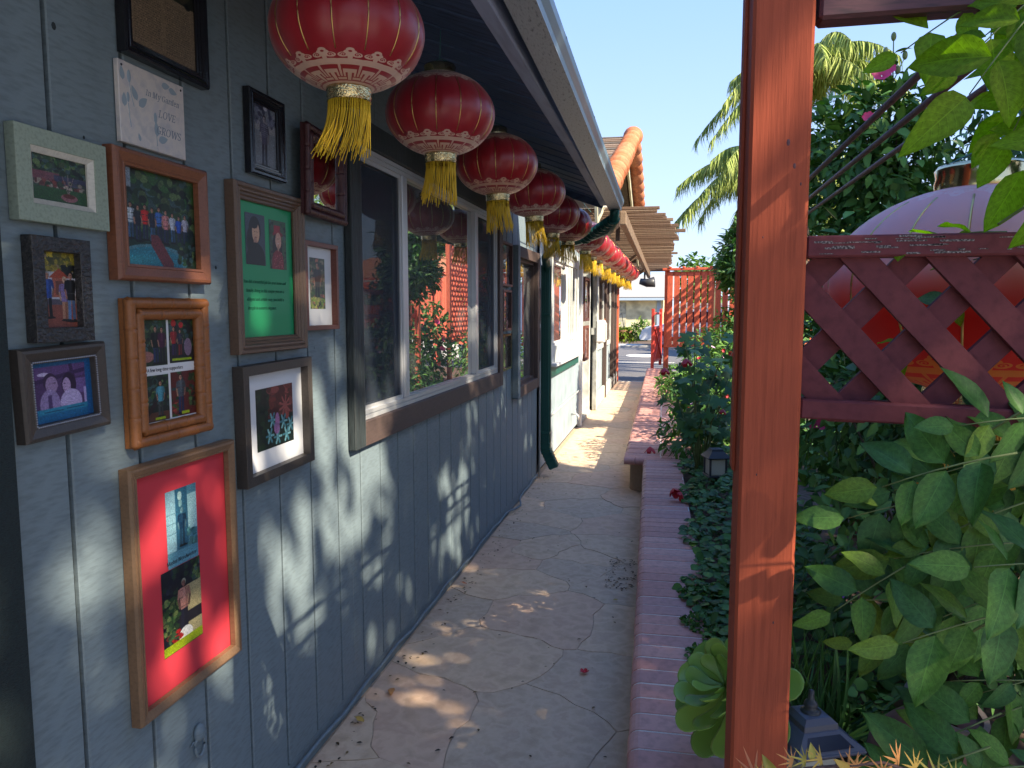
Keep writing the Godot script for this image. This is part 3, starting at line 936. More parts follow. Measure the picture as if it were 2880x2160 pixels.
func build_planter() -> void:
	var w := thing("planter_wall", "low stucco planter wall capped with rounded pink-red bricks along the path", "planter wall", Vector3(0, 0, -1.75))
	var top := 0.312
	var near := [bullnose(0.298, 0.0428), bullnose(0.292, 0.0422), bullnose(0.30, 0.0432)]
	var bench := [bullnose(0.30, 0.0445), bullnose(0.295, 0.0445)]
	var inner := boxm(Vector3(0.195, 0.058, 0.089), 0.004, Vector3(0.0975, -0.029, 0))
	var core := B.new()
	var joint := B.new()
	var z := -1.70
	var k := 0
	while z > -6.27:
		var o := part(w, "brick", near[k % 3], M["brick%d" % (R.randi() % 4)])
		o.position = Vector3(left_edge(z) + rf(-0.002, 0.002), top + rf(-0.0006, 0.0022), z + 1.75)
		o.rotation.y = 0.026 + rf(-0.006, 0.006)
		z -= 0.0965
		k += 1
	while z > -16.05:
		for j in 3:
			var m: Mesh = bench[k % 2] if j == 0 else inner
			var o := part(w, "brick", m, M["brick%d" % (R.randi() % 4)])
			o.position = Vector3(left_edge(z) + [0.0, 0.308, 0.513][j] + rf(-0.003, 0.003), top + rf(-0.002, 0.002), z + 1.75 - (0.03 if j == 1 else 0.0))
			o.rotation.y = 0.014 + rf(-0.01, 0.01)
			if z < -11.0 and j == 2: o.queue_free()
		z -= 0.0985 if z > -11.0 else 0.0985
		k += 1
	for j in 2:
		var o := part(w, "brick", bench[j], M["brick%d" % j])
		o.rotation.y = PI / 2
		o.position = Vector3(-0.325 + j * 0.094, top - 0.001, -6.235 + 1.75)
	# mortar under and between the bricks, walls below
	var mj := bullnose(0.296, 0.5, 0.0022)
	joint.st.append_from(mj, 0, Transform3D(Basis.from_euler(Vector3(0, 0.0268, 0)) * Basis.from_scale(Vector3(1, 1, 4.56)), Vector3(left_edge(-4.0), top, -4.0 + 1.75)))
	joint.st.append_from(mj, 0, Transform3D(Basis.from_euler(Vector3(0, 0.0131, 0)) * Basis.from_scale(Vector3(2.3, 1, 9.75)), Vector3(left_edge(-11.2), top - 0.0015, -11.2 + 1.75)))
	part(w, "mortar_bed", joint.st.commit(), M.brick_joint)
	core.beam(Vector3(left_edge(-1.75) + 0.16, 0.127, -0.0), Vector3(left_edge(-6.29) + 0.16, 0.127, -4.56), 0.26, 0.254)
	core.beam(Vector3(left_edge(-6.6) + 0.2, 0.127, -6.6 + 1.75), Vector3(left_edge(-16.0) + 0.2, 0.127, -16.0 + 1.75), 0.3, 0.254)
	core.beam(Vector3(0.03, 0.127, -0.14), Vector3(5.0, 0.127, -0.14), 0.26, 0.254)
	part(w, "stucco_wall", core.done(), M.stucco)
	var ped := PackedVector2Array()
	for q in 9:
		var a := PI + PI / 2 * q / 8.0
		ped.append(Vector2(-0.20 + 0.13 * cos(a), -0.13 * sin(a)))
	# seen from above: x to the right, local y = world -z after the turn
	var pl := PackedVector2Array([Vector2(-0.06, 0.30), Vector2(-0.33, 0.30)])
	for q in 9:
		var a := PI + PI / 2 * q / 8.0
		pl.append(Vector2(-0.20 + 0.13 * cos(a), 0.13 + 0.13 * sin(a)))
	pl.append(Vector2(-0.06, 0.0))
	var pb := B.new()
	pb.T = Transform3D(Basis(Vector3.RIGHT, -PI / 2), Vector3(0, 0, -6.36 + 1.75))
	pb.prism(pl, 0.0, 0.254, true)
	part(w, "pedestal", pb.done(), M.stucco)
	# the cap of the near end, running off to the right
	var x := 0.26
	while x < 3.0:
		var o := part(w, "brick", near[k % 3], M["brick%d" % (R.randi() % 4)])
		o.rotation.y = PI / 2
		o.position = Vector3(x, top + rf(-0.001, 0.001), 0.03 + rf(-0.003, 0.003))
		x += 0.0965
		k += 1
	part(w, "mortar_bed", boxm(Vector3(2.8, 0.05, 0.27), 0.0, Vector3(1.62, top - 0.029, -0.13)), M.brick_joint)
	var soil := B.new()
	soil.box(Vector3(2.72, 0.13, -3.2), Vector3(5.4, 0.26, 2.5))
	soil.box(Vector3(2.68, 0.1305, -9.0), Vector3(5.4, 0.259, 9.1))
	soil.box(Vector3(2.7, 0.131, -14.8), Vector3(5.6, 0.258, 2.5))
	structure("planting_soil", soil.done(), M.earth)


# ---------------------------------------------------------------- red fences at the far end
func fence_panel(label: String, a: Vector3, c: Vector3, top_a: float, n_gap: float) -> Node3D:
	var f := thing("red_fence", label, "fence", a)
	var d := c - a
	f.rotation.y = atan2(-d.z, d.x)
	var len := Vector2(d.x, d.z).length()
	var hgt := top_a - a.y
	var x := 0.05
	var k := 0
	while x < len - 0.04:
		part(f, "slat", boxm(Vector3(0.112, hgt - 0.09, 0.02), 0.003, Vector3(x + 0.05, (hgt - 0.09) / 2, 0.012 + (0.0 if k % 2 else 0.004))), M.red_fence)
		x += n_gap
		k += 1
	part(f, "top_rail", boxm(Vector3(len + 0.12, 0.05, 0.14), 0.006, Vector3(len / 2, hgt - 0.025, 0.0)), M.red_fence)
	part(f, "rail", boxm(Vector3(len, 0.09, 0.045), 0.004, Vector3(len / 2, hgt - 0.12, -0.024)), M.red_fence)
	part(f, "rail", boxm(Vector3(len, 0.09, 0.045), 0.004, Vector3(len / 2, 0.12, -0.024)), M.red_fence)
	part(f, "bottom_board", boxm(Vector3(len, 0.06, 0.05), 0.004, Vector3(len / 2, -0.03, 0.01)), M.red_fence)
	for q in [0.03, len - 0.03]:
		part(f, "post", boxm(Vector3(0.1, hgt - 0.05 + a.y, 0.1), 0.006, Vector3(q, (hgt - 0.05 - a.y) / 2, -0.07)), M.red_fence)
	for i in int(len / 0.28):
		part(f, "top_peg", boxm(Vector3(0.05, 0.03, 0.17), 0.004, Vector3(0.1 + i * 0.28, hgt + 0.014, 0.0)), M.red_fence)
	return f

func build_fences() -> void:
	fence_panel("tall red slat fence facing the camera at the far end of the path", Vector3(-0.15, 0.80, -16.45), Vector3(2.0, 0.80, -16.2), 2.42, 0.142)
	fence_panel("red board fence turned away behind the tall slat fence", Vector3(2.05, 0.80, -16.3), Vector3(3.75, 0.80, -19.1), 2.44, 0.118)
	fence_panel("rearmost red board fence in front of the tile-roofed outbuilding", Vector3(3.8, 0.80, -19.2), Vector3(7.2, 0.80, -20.8), 2.42, 0.118)
	var g := thing("red_gate", "narrow bright red open-work gate between the path and the slat fence", "gate", Vector3(-0.39, 0.3, -16.2))
	g.rotation.y = 1.43
	for q in [0.0, 1.05]: part(g, "post", boxm(Vector3(0.06, 1.26, 0.06), 0.005, Vector3(q, 0.63, 0)), M.red_gate)
	for q in [1.16, 0.86, 0.14]: part(g, "rail", boxm(Vector3(1.0, 0.05, 0.035), 0.004, Vector3(0.52, q, 0)), M.red_gate)
	for k in 6: part(g, "baluster", boxm(Vector3(0.025, 0.7, 0.025), 0.003, Vector3(0.15 + k * 0.15, 0.5, 0.002)), M.red_gate)
	part(g, "cross_bar", B.new().beam(Vector3(0.05, 0.16, 0.02), Vector3(1.0, 0.84, 0.02), 0.03, 0.03).done(), M.red_gate)
	part(g, "cross_bar", B.new().beam(Vector3(0.05, 0.84, 0.04), Vector3(1.0, 0.16, 0.04), 0.03, 0.03).done(), M.red_gate)
	var w := thing("lattice_panel", "red diagonal lattice panel beside the slat fence, throwing slanting shadows on it", "lattice", Vector3(1.62, 0.26, -16.0))
	w.rotation.y = -PI / 2
	for q in [0.0, 1.35, 2.7]: part(w, "post", boxm(Vector3(0.08, 3.0, 0.08), 0.005, Vector3(q, 1.5, 0)), M.red_fence)
	for q in [0.7, 2.9]: part(w, "rail", boxm(Vector3(2.7, 0.06, 0.04), 0.004, Vector3(1.35, q, 0.02)), M.red_fence)
	for k in 26:
		var x := -2.0 + k * 0.19
		for s in [-1.0, 1.0]:
			var a := Vector3(x, 0.72, 0.0)
			var c := Vector3(x + 2.16, 2.88, 0.0)
			if s < 0.0:
				a = Vector3(x, 2.88, 0.014)
				c = Vector3(x + 2.16, 0.72, 0.014)
			var d := c - a
			var t0 := maxf(0.0, (0.0 - a.x) / d.x)
			var t1 := minf(1.0, (2.7 - a.x) / d.x)
			if t1 - t0 < 0.05: continue
			part(w, "lattice_slat", B.new().beam(a + d * t0, a + d * t1, 0.01, 0.055).done(), M.red_fence)
	# slatted side trellis above the planter, mostly behind the near post
	var t := thing("garden_trellis", "red slatted trellis standing in the planter behind the near post", "trellis", Vector3(1.15, 0.26, -8.2))
	t.rotation.y = PI / 2
	for q in [0.0, 1.0, 2.0]: part(t, "post", boxm(Vector3(0.07, 1.55, 0.07), 0.005, Vector3(q, 0.775, 0)), M.red_fence)
	for k in 3: part(t, "rail", boxm(Vector3(2.0, 0.06, 0.03), 0.004, Vector3(1.0, 0.9 + k * 0.3, 0.05)), M.red_fence)
	for k in 30: part(t, "slat", boxm(Vector3(0.03, 0.28, 0.018), 0.002, Vector3(0.06 + k * 0.065, 1.2 if k % 2 else 1.2, 0.075)), M.red_fence)


# ---------------------------------------------------------------- beyond the path
func build_background() -> void:
	var y := thing("garage", "pale yellow garage with grey shingle roof and blue corner trim across the driveway", "garage", Vector3(-0.8, 0, -44.0))
	part(y, "wall", boxm(Vector3(9.0, 2.2, 6.0), 0.0, Vector3(-4.2, 1.1, -3.0)), M.yellow_wall)
	part(y, "garage_door", boxm(Vector3(3.2, 1.95, 0.06), 0.01, Vector3(-3.4, 0.985, 0.02)), M.cream)
	for k in 3: part(y, "door_groove", boxm(Vector3(3.1, 0.02, 0.012), 0.0, Vector3(-3.4, 0.5 + k * 0.45, 0.052)), M.yellow_wall)
	part(y, "corner_board", boxm(Vector3(0.22, 2.2, 0.05), 0.01, Vector3(0.05, 1.1, 0.024)), M.blue_trim)
	part(y, "fascia", boxm(Vector3(10.2, 0.16, 0.06), 0.0, Vector3(-4.2, 2.14, 0.52)), M.blue_trim)
	part(y, "roof", B.new().beam(Vector3(-4.2, 2.2, 0.55), Vector3(-4.2, 3.6, -3.0), 10.2, 0.1).done(), M.grey_roof)
	part(y, "roof", B.new().beam(Vector3(-4.2, 3.6, -3.0), Vector3(-4.2, 2.18, -7.0), 10.2, 0.1).done(), M.grey_roof)
	part(y, "soffit", boxm(Vector3(10.0, 0.03, 0.5), 0.0, Vector3(-4.2, 2.08, 0.26)), M.yellow_wall)
	var n := thing("carport", "low pale carport building to the right of the yellow garage", "building", Vector3(1.6, 0, -46.0))
	part(n, "wall", boxm(Vector3(2.6, 1.8, 4.0), 0.0, Vector3(0, 0.9, -2)), M.yellow_wall)
	part(n, "wall_band", boxm(Vector3(2.8, 0.16, 0.1), 0.0, Vector3(0, 1.72, 0.06)), M.white_paint)
	part(n, "window", boxm(Vector3(0.8, 0.5, 0.05), 0.0, Vector3(-0.4, 1.2, 0.03)), M.car_glass)
	part(n, "roof", boxm(Vector3(3.0, 0.1, 4.4), 0.0, Vector3(0, 1.86, -2)), M.grey_roof)
	var r := thing("outbuilding", "white outbuilding with low red tile roof behind the rear fences", "building", Vector3(7.4, 0, -25.0))
	r.rotation.y = 0.5
	part(r, "wall", boxm(Vector3(7.0, 2.5, 4.0), 0.0, Vector3(0, 1.25, -2)), M.white_paint)
	for k in 8:
		part(r, "tile_course", B.new().beam(Vector3(0, 2.55 + k * 0.13, 0.9 - k * 0.42), Vector3(0, 2.70 + k * 0.13, 0.44 - k * 0.42), 7.8, 0.07).done(), M.terracotta_pale)
	part(r, "fascia", boxm(Vector3(7.8, 0.2, 0.05), 0.0, Vector3(0, 2.45, 0.92)), M.white_paint)
	# the parked car behind the gate
	var c := thing("parked_car", "white car parked across the driveway, nose showing beside the gate", "car", Vector3(-1.25, 0, -32.0))
	var side := PackedVector2Array([Vector2(0.0, 0.30), Vector2(0.02, 0.62), Vector2(0.18, 0.80), Vector2(1.05, 0.96), Vector2(1.75, 1.48), Vector2(2.2, 1.56), Vector2(3.4, 1.52), Vector2(4.1, 1.05), Vector2(4.4, 0.98), Vector2(4.45, 0.42), Vector2(4.38, 0.28)])
	for q in [3.55, 0.85]:
		for k in 9:
			var a: float = PI * k / 8.0
			side.append(Vector2(q + 0.38 * cos(a), 0.30 + 0.38 * sin(a)))
	side.reverse()
	if Geometry2D.is_polygon_clockwise(side): side.reverse()
	part(c, "body", B.new().prism(side, -0.85, 0.85).done(), M.car_white)
	var gl := PackedVector2Array([Vector2(1.25, 1.0), Vector2(3.75, 1.05), Vector2(3.3, 1.42), Vector2(2.2, 1.47), Vector2(1.85, 1.42)])
	if Geometry2D.is_polygon_clockwise(gl): gl.reverse()
	part(c, "side_window", B.new().prism(gl, 0.852, 0.86).done(), M.car_glass)
	part(c, "windscreen", B.new().beam(Vector3(1.06, 0.985, 0), Vector3(1.76, 1.5, 0), 1.5, 0.01, 0.0).done(), M.car_glass)
	part(c, "headlight", boxm(Vector3(0.22, 0.12, 0.3), 0.03, Vector3(0.16, 0.66, 0.68)), M.lens)
	part(c, "bumper", boxm(Vector3(0.12, 0.2, 1.6), 0.04, Vector3(0.02, 0.42, 0)), M.car_white)
	for q in [0.85, 3.55]:
		for s in [-0.72, 0.72]:
			var wh := sub(c, "wheel")
			wh.position = Vector3(q, 0.31, s)
			var t := B.new().smooth()
			t.T = Transform3D(Basis(Vector3.RIGHT, PI / 2), Vector3.ZERO)
			t.lathe([Vector2(0.19, -0.11), Vector2(0.29, -0.11), Vector2(0.315, -0.08), Vector2(0.315, 0.08), Vector2(0.29, 0.11), Vector2(0.19, 0.11)], 24)
			part(wh, "tyre", t.done(), M.rubber)
			var rim := B.new()
			rim.T = Transform3D(Basis(Vector3.RIGHT, PI / 2), Vector3.ZERO)
			rim.smooth().lathe([Vector2(0.0, 0.06), Vector2(0.05, 0.07), Vector2(0.06, 0.07), Vector2(0.06, 0.03), Vector2(0.17, 0.03), Vector2(0.195, 0.1)], 20)
			for k in 5: rim.st.set_smooth_group(-1); rim.beam(Vector3(0, 0.06 * signf(s), 0), Vector3(0.17 * cos(TAU * k / 5), 0.06 * signf(s), 0.17 * sin(TAU * k / 5)), 0.04, 0.03)
			part(wh, "rim", rim.done(), M.alloy)
	var v := thing("floodlight", "small dark floodlight hanging at the far end of the arbor beam", "light fitting", Vector3(-0.62, 2.12, -17.3))
	part(v, "bracket", boxm(Vector3(0.04, 0.36, 0.04), 0.004, Vector3(0, 0.2, 0)), M.lamp_metal)
	part(v, "shade", B.new().smooth().tube([Vector3(-0.1, 0.06, 0), Vector3(0.05, 0.02, 0.02), Vector3(0.22, 0.04, 0.04)], 0.07, 0.12, 10).done(), M.lamp_metal)


# ---------------------------------------------------------------- printed pictures
class P:
	var im: Image
	var w: int
	var h: int
	var rr := RandomNumberGenerator.new()

	func _init(ww: int, hh: int, c: Color, sd := 1) -> void:
		w = ww
		h = hh
		rr.seed = sd
		im = Image.create_empty(w, h, false, Image.FORMAT_RGB8)
		im.fill(c)

	func e(cx: float, cy: float, rx: float, ry: float, c: Color) -> P:
		var x0 := maxi(0, int((cx - rx) * w))
		var x1 := mini(w - 1, int((cx + rx) * w) + 1)
		for y in range(maxi(0, int((cy - ry) * h)), mini(h - 1, int((cy + ry) * h) + 1) + 1):
			for x in range(x0, x1 + 1):
				if pow(((x + 0.5) / w - cx) / rx, 2) + pow(((y + 0.5) / h - cy) / ry, 2) <= 1.0: im.set_pixel(x, y, c)
		return self

	func r(x0: float, y0: float, x1: float, y1: float, c: Color) -> P:
		im.fill_rect(Rect2i(int(x0 * w), int(y0 * h), maxi(1, int((x1 - x0) * w)), maxi(1, int((y1 - y0) * h))), c)
		return self

	func line(x0: float, y0: float, x1: float, y1: float, t: float, c: Color) -> P:
		var n := int(maxf(absf(x1 - x0) * w, absf(y1 - y0) * h)) + 1
		var tw := maxi(1, int(t * w))
		for i in n + 1:
			var k := float(i) / n
			im.fill_rect(Rect2i(int(lerpf(x0, x1, k) * w - tw / 2.0), int(lerpf(y0, y1, k) * h - tw / 2.0), tw, tw), c)
		return self

	func dabs(x0: float, y0: float, x1: float, y1: float, n: int, s: float, cs: Array) -> P:
		for i in n:
			var c: Color = cs[rr.randi() % cs.size()]
			var k := rr.randf_range(0.75, 1.2)
			e(rr.randf_range(x0, x1), rr.randf_range(y0, y1), s * rr.randf_range(0.5, 1.3), s * rr.randf_range(0.4, 1.0) * w / h, Color(c.r * k, c.g * k, c.b * k))
		return self

	func person(x: float, y: float, s: float, shirt: Color, legs: Color, skin := Color(0.72, 0.52, 0.42), hair := Color(0.12, 0.09, 0.08)) -> P:
		# y is the feet, s the height; widths follow the print's shape
		var a := s * float(h) / w
		var sw := rr.randf_range(-0.02, 0.02) * a
		e(x + 0.02 * a, y + 0.005, 0.17 * a, 0.022 * s, Color(0.05, 0.05, 0.05))
		for q in [-1.0, 1.0]:
			line(x + q * 0.055 * a, y - 0.5 * s, x + q * 0.062 * a + sw, y - 0.03 * s, 0.088 * a, legs if q < 0.0 else legs.darkened(0.22))
			e(x + q * 0.07 * a + sw, y - 0.012 * s, 0.055 * a, 0.018 * s, Color(0.07, 0.06, 0.06))
		for k in 9:
			var t := k / 8.0
			var hw := lerpf(0.135, 0.105, t) * a * (1.0 if k else 0.8)
			r(x - hw, y - lerpf(0.83, 0.46, t) * s, x + hw, y - (lerpf(0.83, 0.46, t) - 0.05) * s, shirt)
			r(x + hw * 0.35, y - lerpf(0.83, 0.46, t) * s, x + hw, y - (lerpf(0.83, 0.46, t) - 0.05) * s, shirt.darkened(0.2))
		r(x - 0.03 * a, y - 0.82 * s, x + 0.03 * a, y - 0.60 * s, shirt.lightened(0.07))
		for q in [-1.0, 1.0]:
			line(x + q * 0.135 * a, y - 0.79 * s, x + q * 0.165 * a, y - 0.62 * s, 0.055 * a, shirt.darkened(0.1 if q < 0.0 else 0.28))
			line(x + q * 0.165 * a, y - 0.62 * s, x + q * 0.13 * a, y - 0.46 * s, 0.045 * a, skin.darkened(0.1 if q < 0.0 else 0.3))
		r(x - 0.025 * a, y - 0.87 * s, x + 0.025 * a, y - 0.82 * s, skin.darkened(0.25))
		e(x, y - 0.935 * s, 0.066 * a, 0.072 * s, hair)
		e(x - 0.006 * a, y - 0.912 * s, 0.05 * a, 0.058 * s, skin)
		e(x + 0.025 * a, y - 0.905 * s, 0.024 * a, 0.045 * s, skin.darkened(0.2))
		r(x - 0.033 * a, y - 0.925 * s, x + 0.027 * a, y - 0.915 * s, skin.darkened(0.5))
		return self

	func soft(k := 1.6) -> ImageTexture:
		for i in int(w * h * 1.2):
			var x := rr.randi() % w
			var y := rr.randi() % h
			var c := im.get_pixel(x, y)
			var d := rr.randf_range(0.72, 1.3)
			im.set_pixel(x, y, Color(c.r * d, c.g * d, c.b * d))
		im.resize(int(w / k), int(h / k), Image.INTERPOLATE_BILINEAR)
		im.resize(w, h, Image.INTERPOLATE_CUBIC)
		return ImageTexture.create_from_image(im)


func print_mat(t: Texture2D, gloss := 1.0) -> StandardMaterial3D:
	var m := StandardMaterial3D.new()
	m.resource_name = "print"
	m.albedo_texture = t
	m.albedo_color = Color(0.9, 0.9, 0.9)
	m.roughness = 0.5
	m.clearcoat_enabled = true
	m.clearcoat = gloss * 0.3 if gloss < 0.9 else 1.0
	m.clearcoat_roughness = 0.02
	return m

func rect_part(o: Node, n: String, x: float, y: float, w: float, h: float, z: float, m: Material) -> MeshInstance3D:
	var b := B.new()
	b.T.origin = Vector3(x, y, 0)
	b.panel(w, h, z)
	return part(o, n, b.done(), m)

func words(o: Node, s: String, x: float, y: float, size: float, z: float, m: Material, serif := false, italic := false) -> void:
	var f := SystemFont.new()
	f.font_names = PackedStringArray(["Droid Serif" if serif else "Droid Sans"])
	var t := TextMesh.new()
	t.text = s
	t.font = f
	t.font_size = 32
	t.pixel_size = size / 32.0
	t.depth = 0.0004
	t.curve_step = 4.0
	var p := part(o, "lettering", t, m)
	p.position = Vector3(x, y, z)
	if italic: p.transform.basis = Basis(Vector3(1, 0, 0), Vector3(0.25, 1, 0), Vector3(0, 0, 1))

const FLAT := 0
const OGEE := 1
const BAMBOO := 2
const BOXY := 3

func frame(label: String, u0: float, u1: float, y0: float, y1: float, fw: float, depth: float, m: Material, style: int, tilt := 0.0, cat := "picture frame") -> Node3D:
	var o := thing("picture_frame" if cat == "picture frame" else cat, label, cat, Vector3(WX + 0.002, (y0 + y1) / 2, -(u0 + u1) / 2), "framed pictures on the house wall", PI / 2)
	o.rotation.z = 0.0
	o.basis = o.basis * Basis(Vector3.BACK, tilt)
	var w := u1 - u0
	var h := y1 - y0
	var back := depth * 0.4
	if style == BAMBOO:
		# two canes side by side on each edge, with knuckles
		for lay in 2:
			var rr := fw * 0.27
			var ins := rr + lay * fw * 0.5
			for k in 4:
				var hor := k % 2 == 0
				var s := -1.0 if k < 2 else 1.0
				var half := (w if hor else h) / 2 - ins * (0.9 if lay else 0.35)
				var off := s * ((h if hor else w) / 2 - ins)
				var n := maxi(3, int(half * 2 / 0.062))
				var b := B.new().smooth()
				b.T = Transform3D(Basis.IDENTITY if not hor else Basis(Vector3.BACK, -PI / 2), Vector3(off, 0, rr + 0.006) if not hor else Vector3(0, off, rr + 0.006))
				var pr := []
				var sh := rf(-0.3, 0.3)
				for i in n:
					var a := lerpf(-half, half, float(i) / n)
					var c := lerpf(-half, half, float(i + 1) / n)
					pr.append_array([Vector2(rr * 0.90, a + 0.0005), Vector2(rr * 1.06, a + 0.004), Vector2(rr * 0.97, a + 0.010), Vector2(rr * 0.96, c - 0.010), Vector2(rr * 1.05, c - 0.003), Vector2(rr * 0.90, c - 0.0005)])
				pr.push_front(Vector2(0.0, -half))
				pr.append(Vector2(0.0, half))
				b.lathe(pr, 10)
				part(o, "cane", b.done(), m)
		var bb := B.new()
		bb.ring(w - 0.006, h - 0.006, [Vector2(0, 0), Vector2(0, 0.012), Vector2(fw - 0.006, 0.012), Vector2(fw - 0.006, 0.0)])
		part(o, "frame_backing", bb.done(), m)
	else:
		var pr: Array
		match style:
			OGEE: pr = [Vector2(0, 0), Vector2(0, depth * 0.8), Vector2(fw * 0.08, depth), Vector2(fw * 0.25, depth), Vector2(fw * 0.33, depth * 0.86), Vector2(fw * 0.42, depth * 0.93), Vector2(fw * 0.52, depth * 0.92), Vector2(fw * 0.60, depth * 0.72), Vector2(fw * 0.72, depth * 0.74), Vector2(fw * 0.80, depth * 0.58), Vector2(fw * 0.93, depth * 0.6), Vector2(fw, depth * 0.5), Vector2(fw, back * 0.8)]
			BOXY: pr = [Vector2(0, 0), Vector2(0, depth - 0.001), Vector2(0.001, depth), Vector2(fw - 0.001, depth), Vector2(fw, depth - 0.001), Vector2(fw, 0.004)]
			_: pr = [Vector2(0, 0), Vector2(0, depth * 0.75), Vector2(fw * 0.12, depth * 0.97), Vector2(fw * 0.3, depth), Vector2(fw * 0.8, depth * 0.8), Vector2(fw * 0.84, depth * 0.86), Vector2(fw, depth * 0.8), Vector2(fw, back * 0.8)]
		part(o, "frame", B.new().ring(w, h, pr).done(), m)
	return o

func build_pictures() -> void:
	var G := [Color(0.10, 0.20, 0.10), Color(0.16, 0.30, 0.14), Color(0.05, 0.10, 0.06), Color(0.30, 0.38, 0.22), Color(0.2, 0.3, 0.3)]
	var z := 0.008
	# 1 sage frame, garden with a pink fence
	var o := frame("pale sage-green frame with cream inner lip around a small garden lawn photo, upper left", 1.167, 1.392, 1.713, 1.887, 0.034, 0.022, M.sage, BOXY, 0.0)
	part(o, "inner_lip", B.new().ring(0.158, 0.107, [Vector2(0, 0.01), Vector2(0, 0.02), Vector2(0.011, 0.012), Vector2(0.011, 0.006)]).done(), M.ivory)
	var p := P.new(180, 120, Color(0.14, 0.2, 0.16), 3)
	p.dabs(0, 0, 1, 0.4, 160, 0.05, G).r(0, 0.36, 0.5, 0.56, Color(0.42, 0.25, 0.28)).r(0.4, 0.4, 1, 0.6, Color(0.2, 0.2, 0.3)).dabs(0, 0.52, 1, 0.68, 60, 0.04, [Color(0.4, 0.2, 0.18), Color(0.2, 0.25, 0.2), Color(0.6, 0.55, 0.5)]).r(0, 0.68, 1, 1, Color(0.16, 0.3, 0.16))
	p.line(0.65, 0.8, 0.55, 0.4, 0.012, Color(0.5, 0.42, 0.42)).line(0.65, 0.8, 0.75, 0.4, 0.012, Color(0.5, 0.42, 0.42)).line(0.65, 0.8, 0.65, 0.35, 0.012, Color(0.5, 0.42, 0.42)).e(0.66, 0.85, 0.15, 0.09, Color(0.55, 0.36, 0.38)).e(0.66, 0.81, 0.11, 0.05, Color(0.35, 0.16, 0.12))
	rect_part(o, "photo", 0, 0, 0.140, 0.089, z, print_mat(p.soft(), 0.6))
	# 2 glossy black frame at the top
	o = frame("glossy black frame with beige printed clipping, cut off by the top of the picture", 1.467, 1.765, 2.104, 2.47, 0.034, 0.026, M.black_lacquer, OGEE, 0.0)
	p = P.new(200, 260, Color(0.52, 0.45, 0.36), 4)
	p.r(0.0, 0.0, 1, 0.52, Color(0.12, 0.15, 0.1)).dabs(0, 0, 1, 0.52, 160, 0.06, [Color(0.1, 0.14, 0.08), Color(0.2, 0.2, 0.14), Color(0.05, 0.06, 0.05), Color(0.3, 0.26, 0.18)])
	for i in 22:
		for c in 2:
			var x := 0.07 + c * 0.46
			while x < 0.46 + c * 0.46:
				var l := p.rr.randf_range(0.012, 0.04)
				p.r(x, 0.57 + i * 0.018, minf(x + l, 0.47 + c * 0.46), 0.5745 + i * 0.018, Color(0.2, 0.16, 0.13))
				x += l + 0.012
	rect_part(o, "print", 0, 0, 0.232, 0.30, z, print_mat(p.soft(1.0), 0.8))
	# 3 white plaque
	o = thing("wall_plaque", "white stone plaque with grey-blue rosebuds and the words about love growing", "plaque", Vector3(WX + 0.002, 1.999, -1.5625), "", PI / 2)
	part(o, "tile", boxm(Vector3(0.222, 0.174, 0.012), 0.0015, Vector3(0, 0, 0.006)), M.tile_white)
	words(o, "In My Garden", 0.034, 0.038, 0.018, 0.0122, M.ink_slate, true, true)
	words(o, "LOVE", 0.046, 0.001, 0.023, 0.0122, M.ink_slate, true, true)
	words(o, "GROWS", 0.050, -0.037, 0.024, 0.0122, M.ink_slate, true, true)
	mat("slate_blue", lin(0.26, 0.33, 0.38), 0.6)
	for q in [[-0.078, 0.058, 0.014, 0.4], [-0.084, 0.012, 0.011, 0.2], [0.004, -0.012, 0.013, 0.1]]:
		var bud := B.new().ball(Vector3(q[0], q[1], 0.012), Vector3(q[2] * 0.45, q[2], 0.0012), 10, 6)
		part(o, "rosebud", bud.done(), M.slate_blue)
		part(o, "rose_stem", B.new().tube([Vector3(q[0], q[1] - 0.012, 0.0122), Vector3(q[0] + 0.012 * q[3], q[1] - 0.04, 0.0122), Vector3(q[0] + 0.03 * q[3], q[1] - 0.062, 0.0122)], 0.0009, 0.0009, 5).done(), M.slate_blue)
	for q in [[-0.055, 0.012, 0.5, 0.034], [-0.050, 0.002, -0.9, 0.036], [0.012, -0.06, -1.3, 0.034], [0.008, -0.052, 0.1, 0.034], [-0.05, -0.075, 0.3, 0.018], [0.03, 0.068, -1.4, 0.03], [0.055, 0.066, -1.7, 0.03], [-0.098, 0.045, 0.1, 0.03], [-0.096, -0.01, 0.0, 0.03]]:
		var lf := part(o, "rose_leaf", L.ovate_flat, M.slate_blue)
		lf.transform = Transform3D(Basis(Vector3.BACK, q[3] if false else q[2]).scaled(Vector3.ONE * q[3]) * Basis.from_scale(Vector3(1, 1, 0.05)), Vector3(q[0], q[1], 0.0122))
	for s in [-0.1, 0.1]: part(o, "screw", B.new().ball(Vector3(s, 0.076, 0.012), Vector3(0.003, 0.003, 0.002), 8, 4).done(), M.ink)
	# 4 chestnut frame with the pool party
	o = frame("wide chestnut wood frame around a group photo by a swimming pool", 1.408, 1.735, 1.613, 1.897, 0.036, 0.03, M.chestnut, FLAT, 0.0)
	p = P.new(220, 190, Color(0.09, 0.2, 0.16), 5)
	p.dabs(0, 0, 1, 0.6, 240, 0.05, G).r(0, 0, 0.14, 0.2, Color(0.5, 0.55, 0.6)).dabs(0, 0.5, 1, 0.72, 90, 0.04, [Color(0.08, 0.15, 0.14), Color(0.15, 0.25, 0.2)])
	var cs := [Color(0.75, 0.8, 0.85), Color(0.06, 0.08, 0.14), Color(0.8, 0.1, 0.08), Color(0.1, 0.12, 0.2), Color(0.2, 0.4, 0.7), Color(0.8, 0.5, 0.5), Color(0.75, 0.78, 0.85), Color(0.1, 0.3, 0.7), Color(0.7, 0.7, 0.78)]
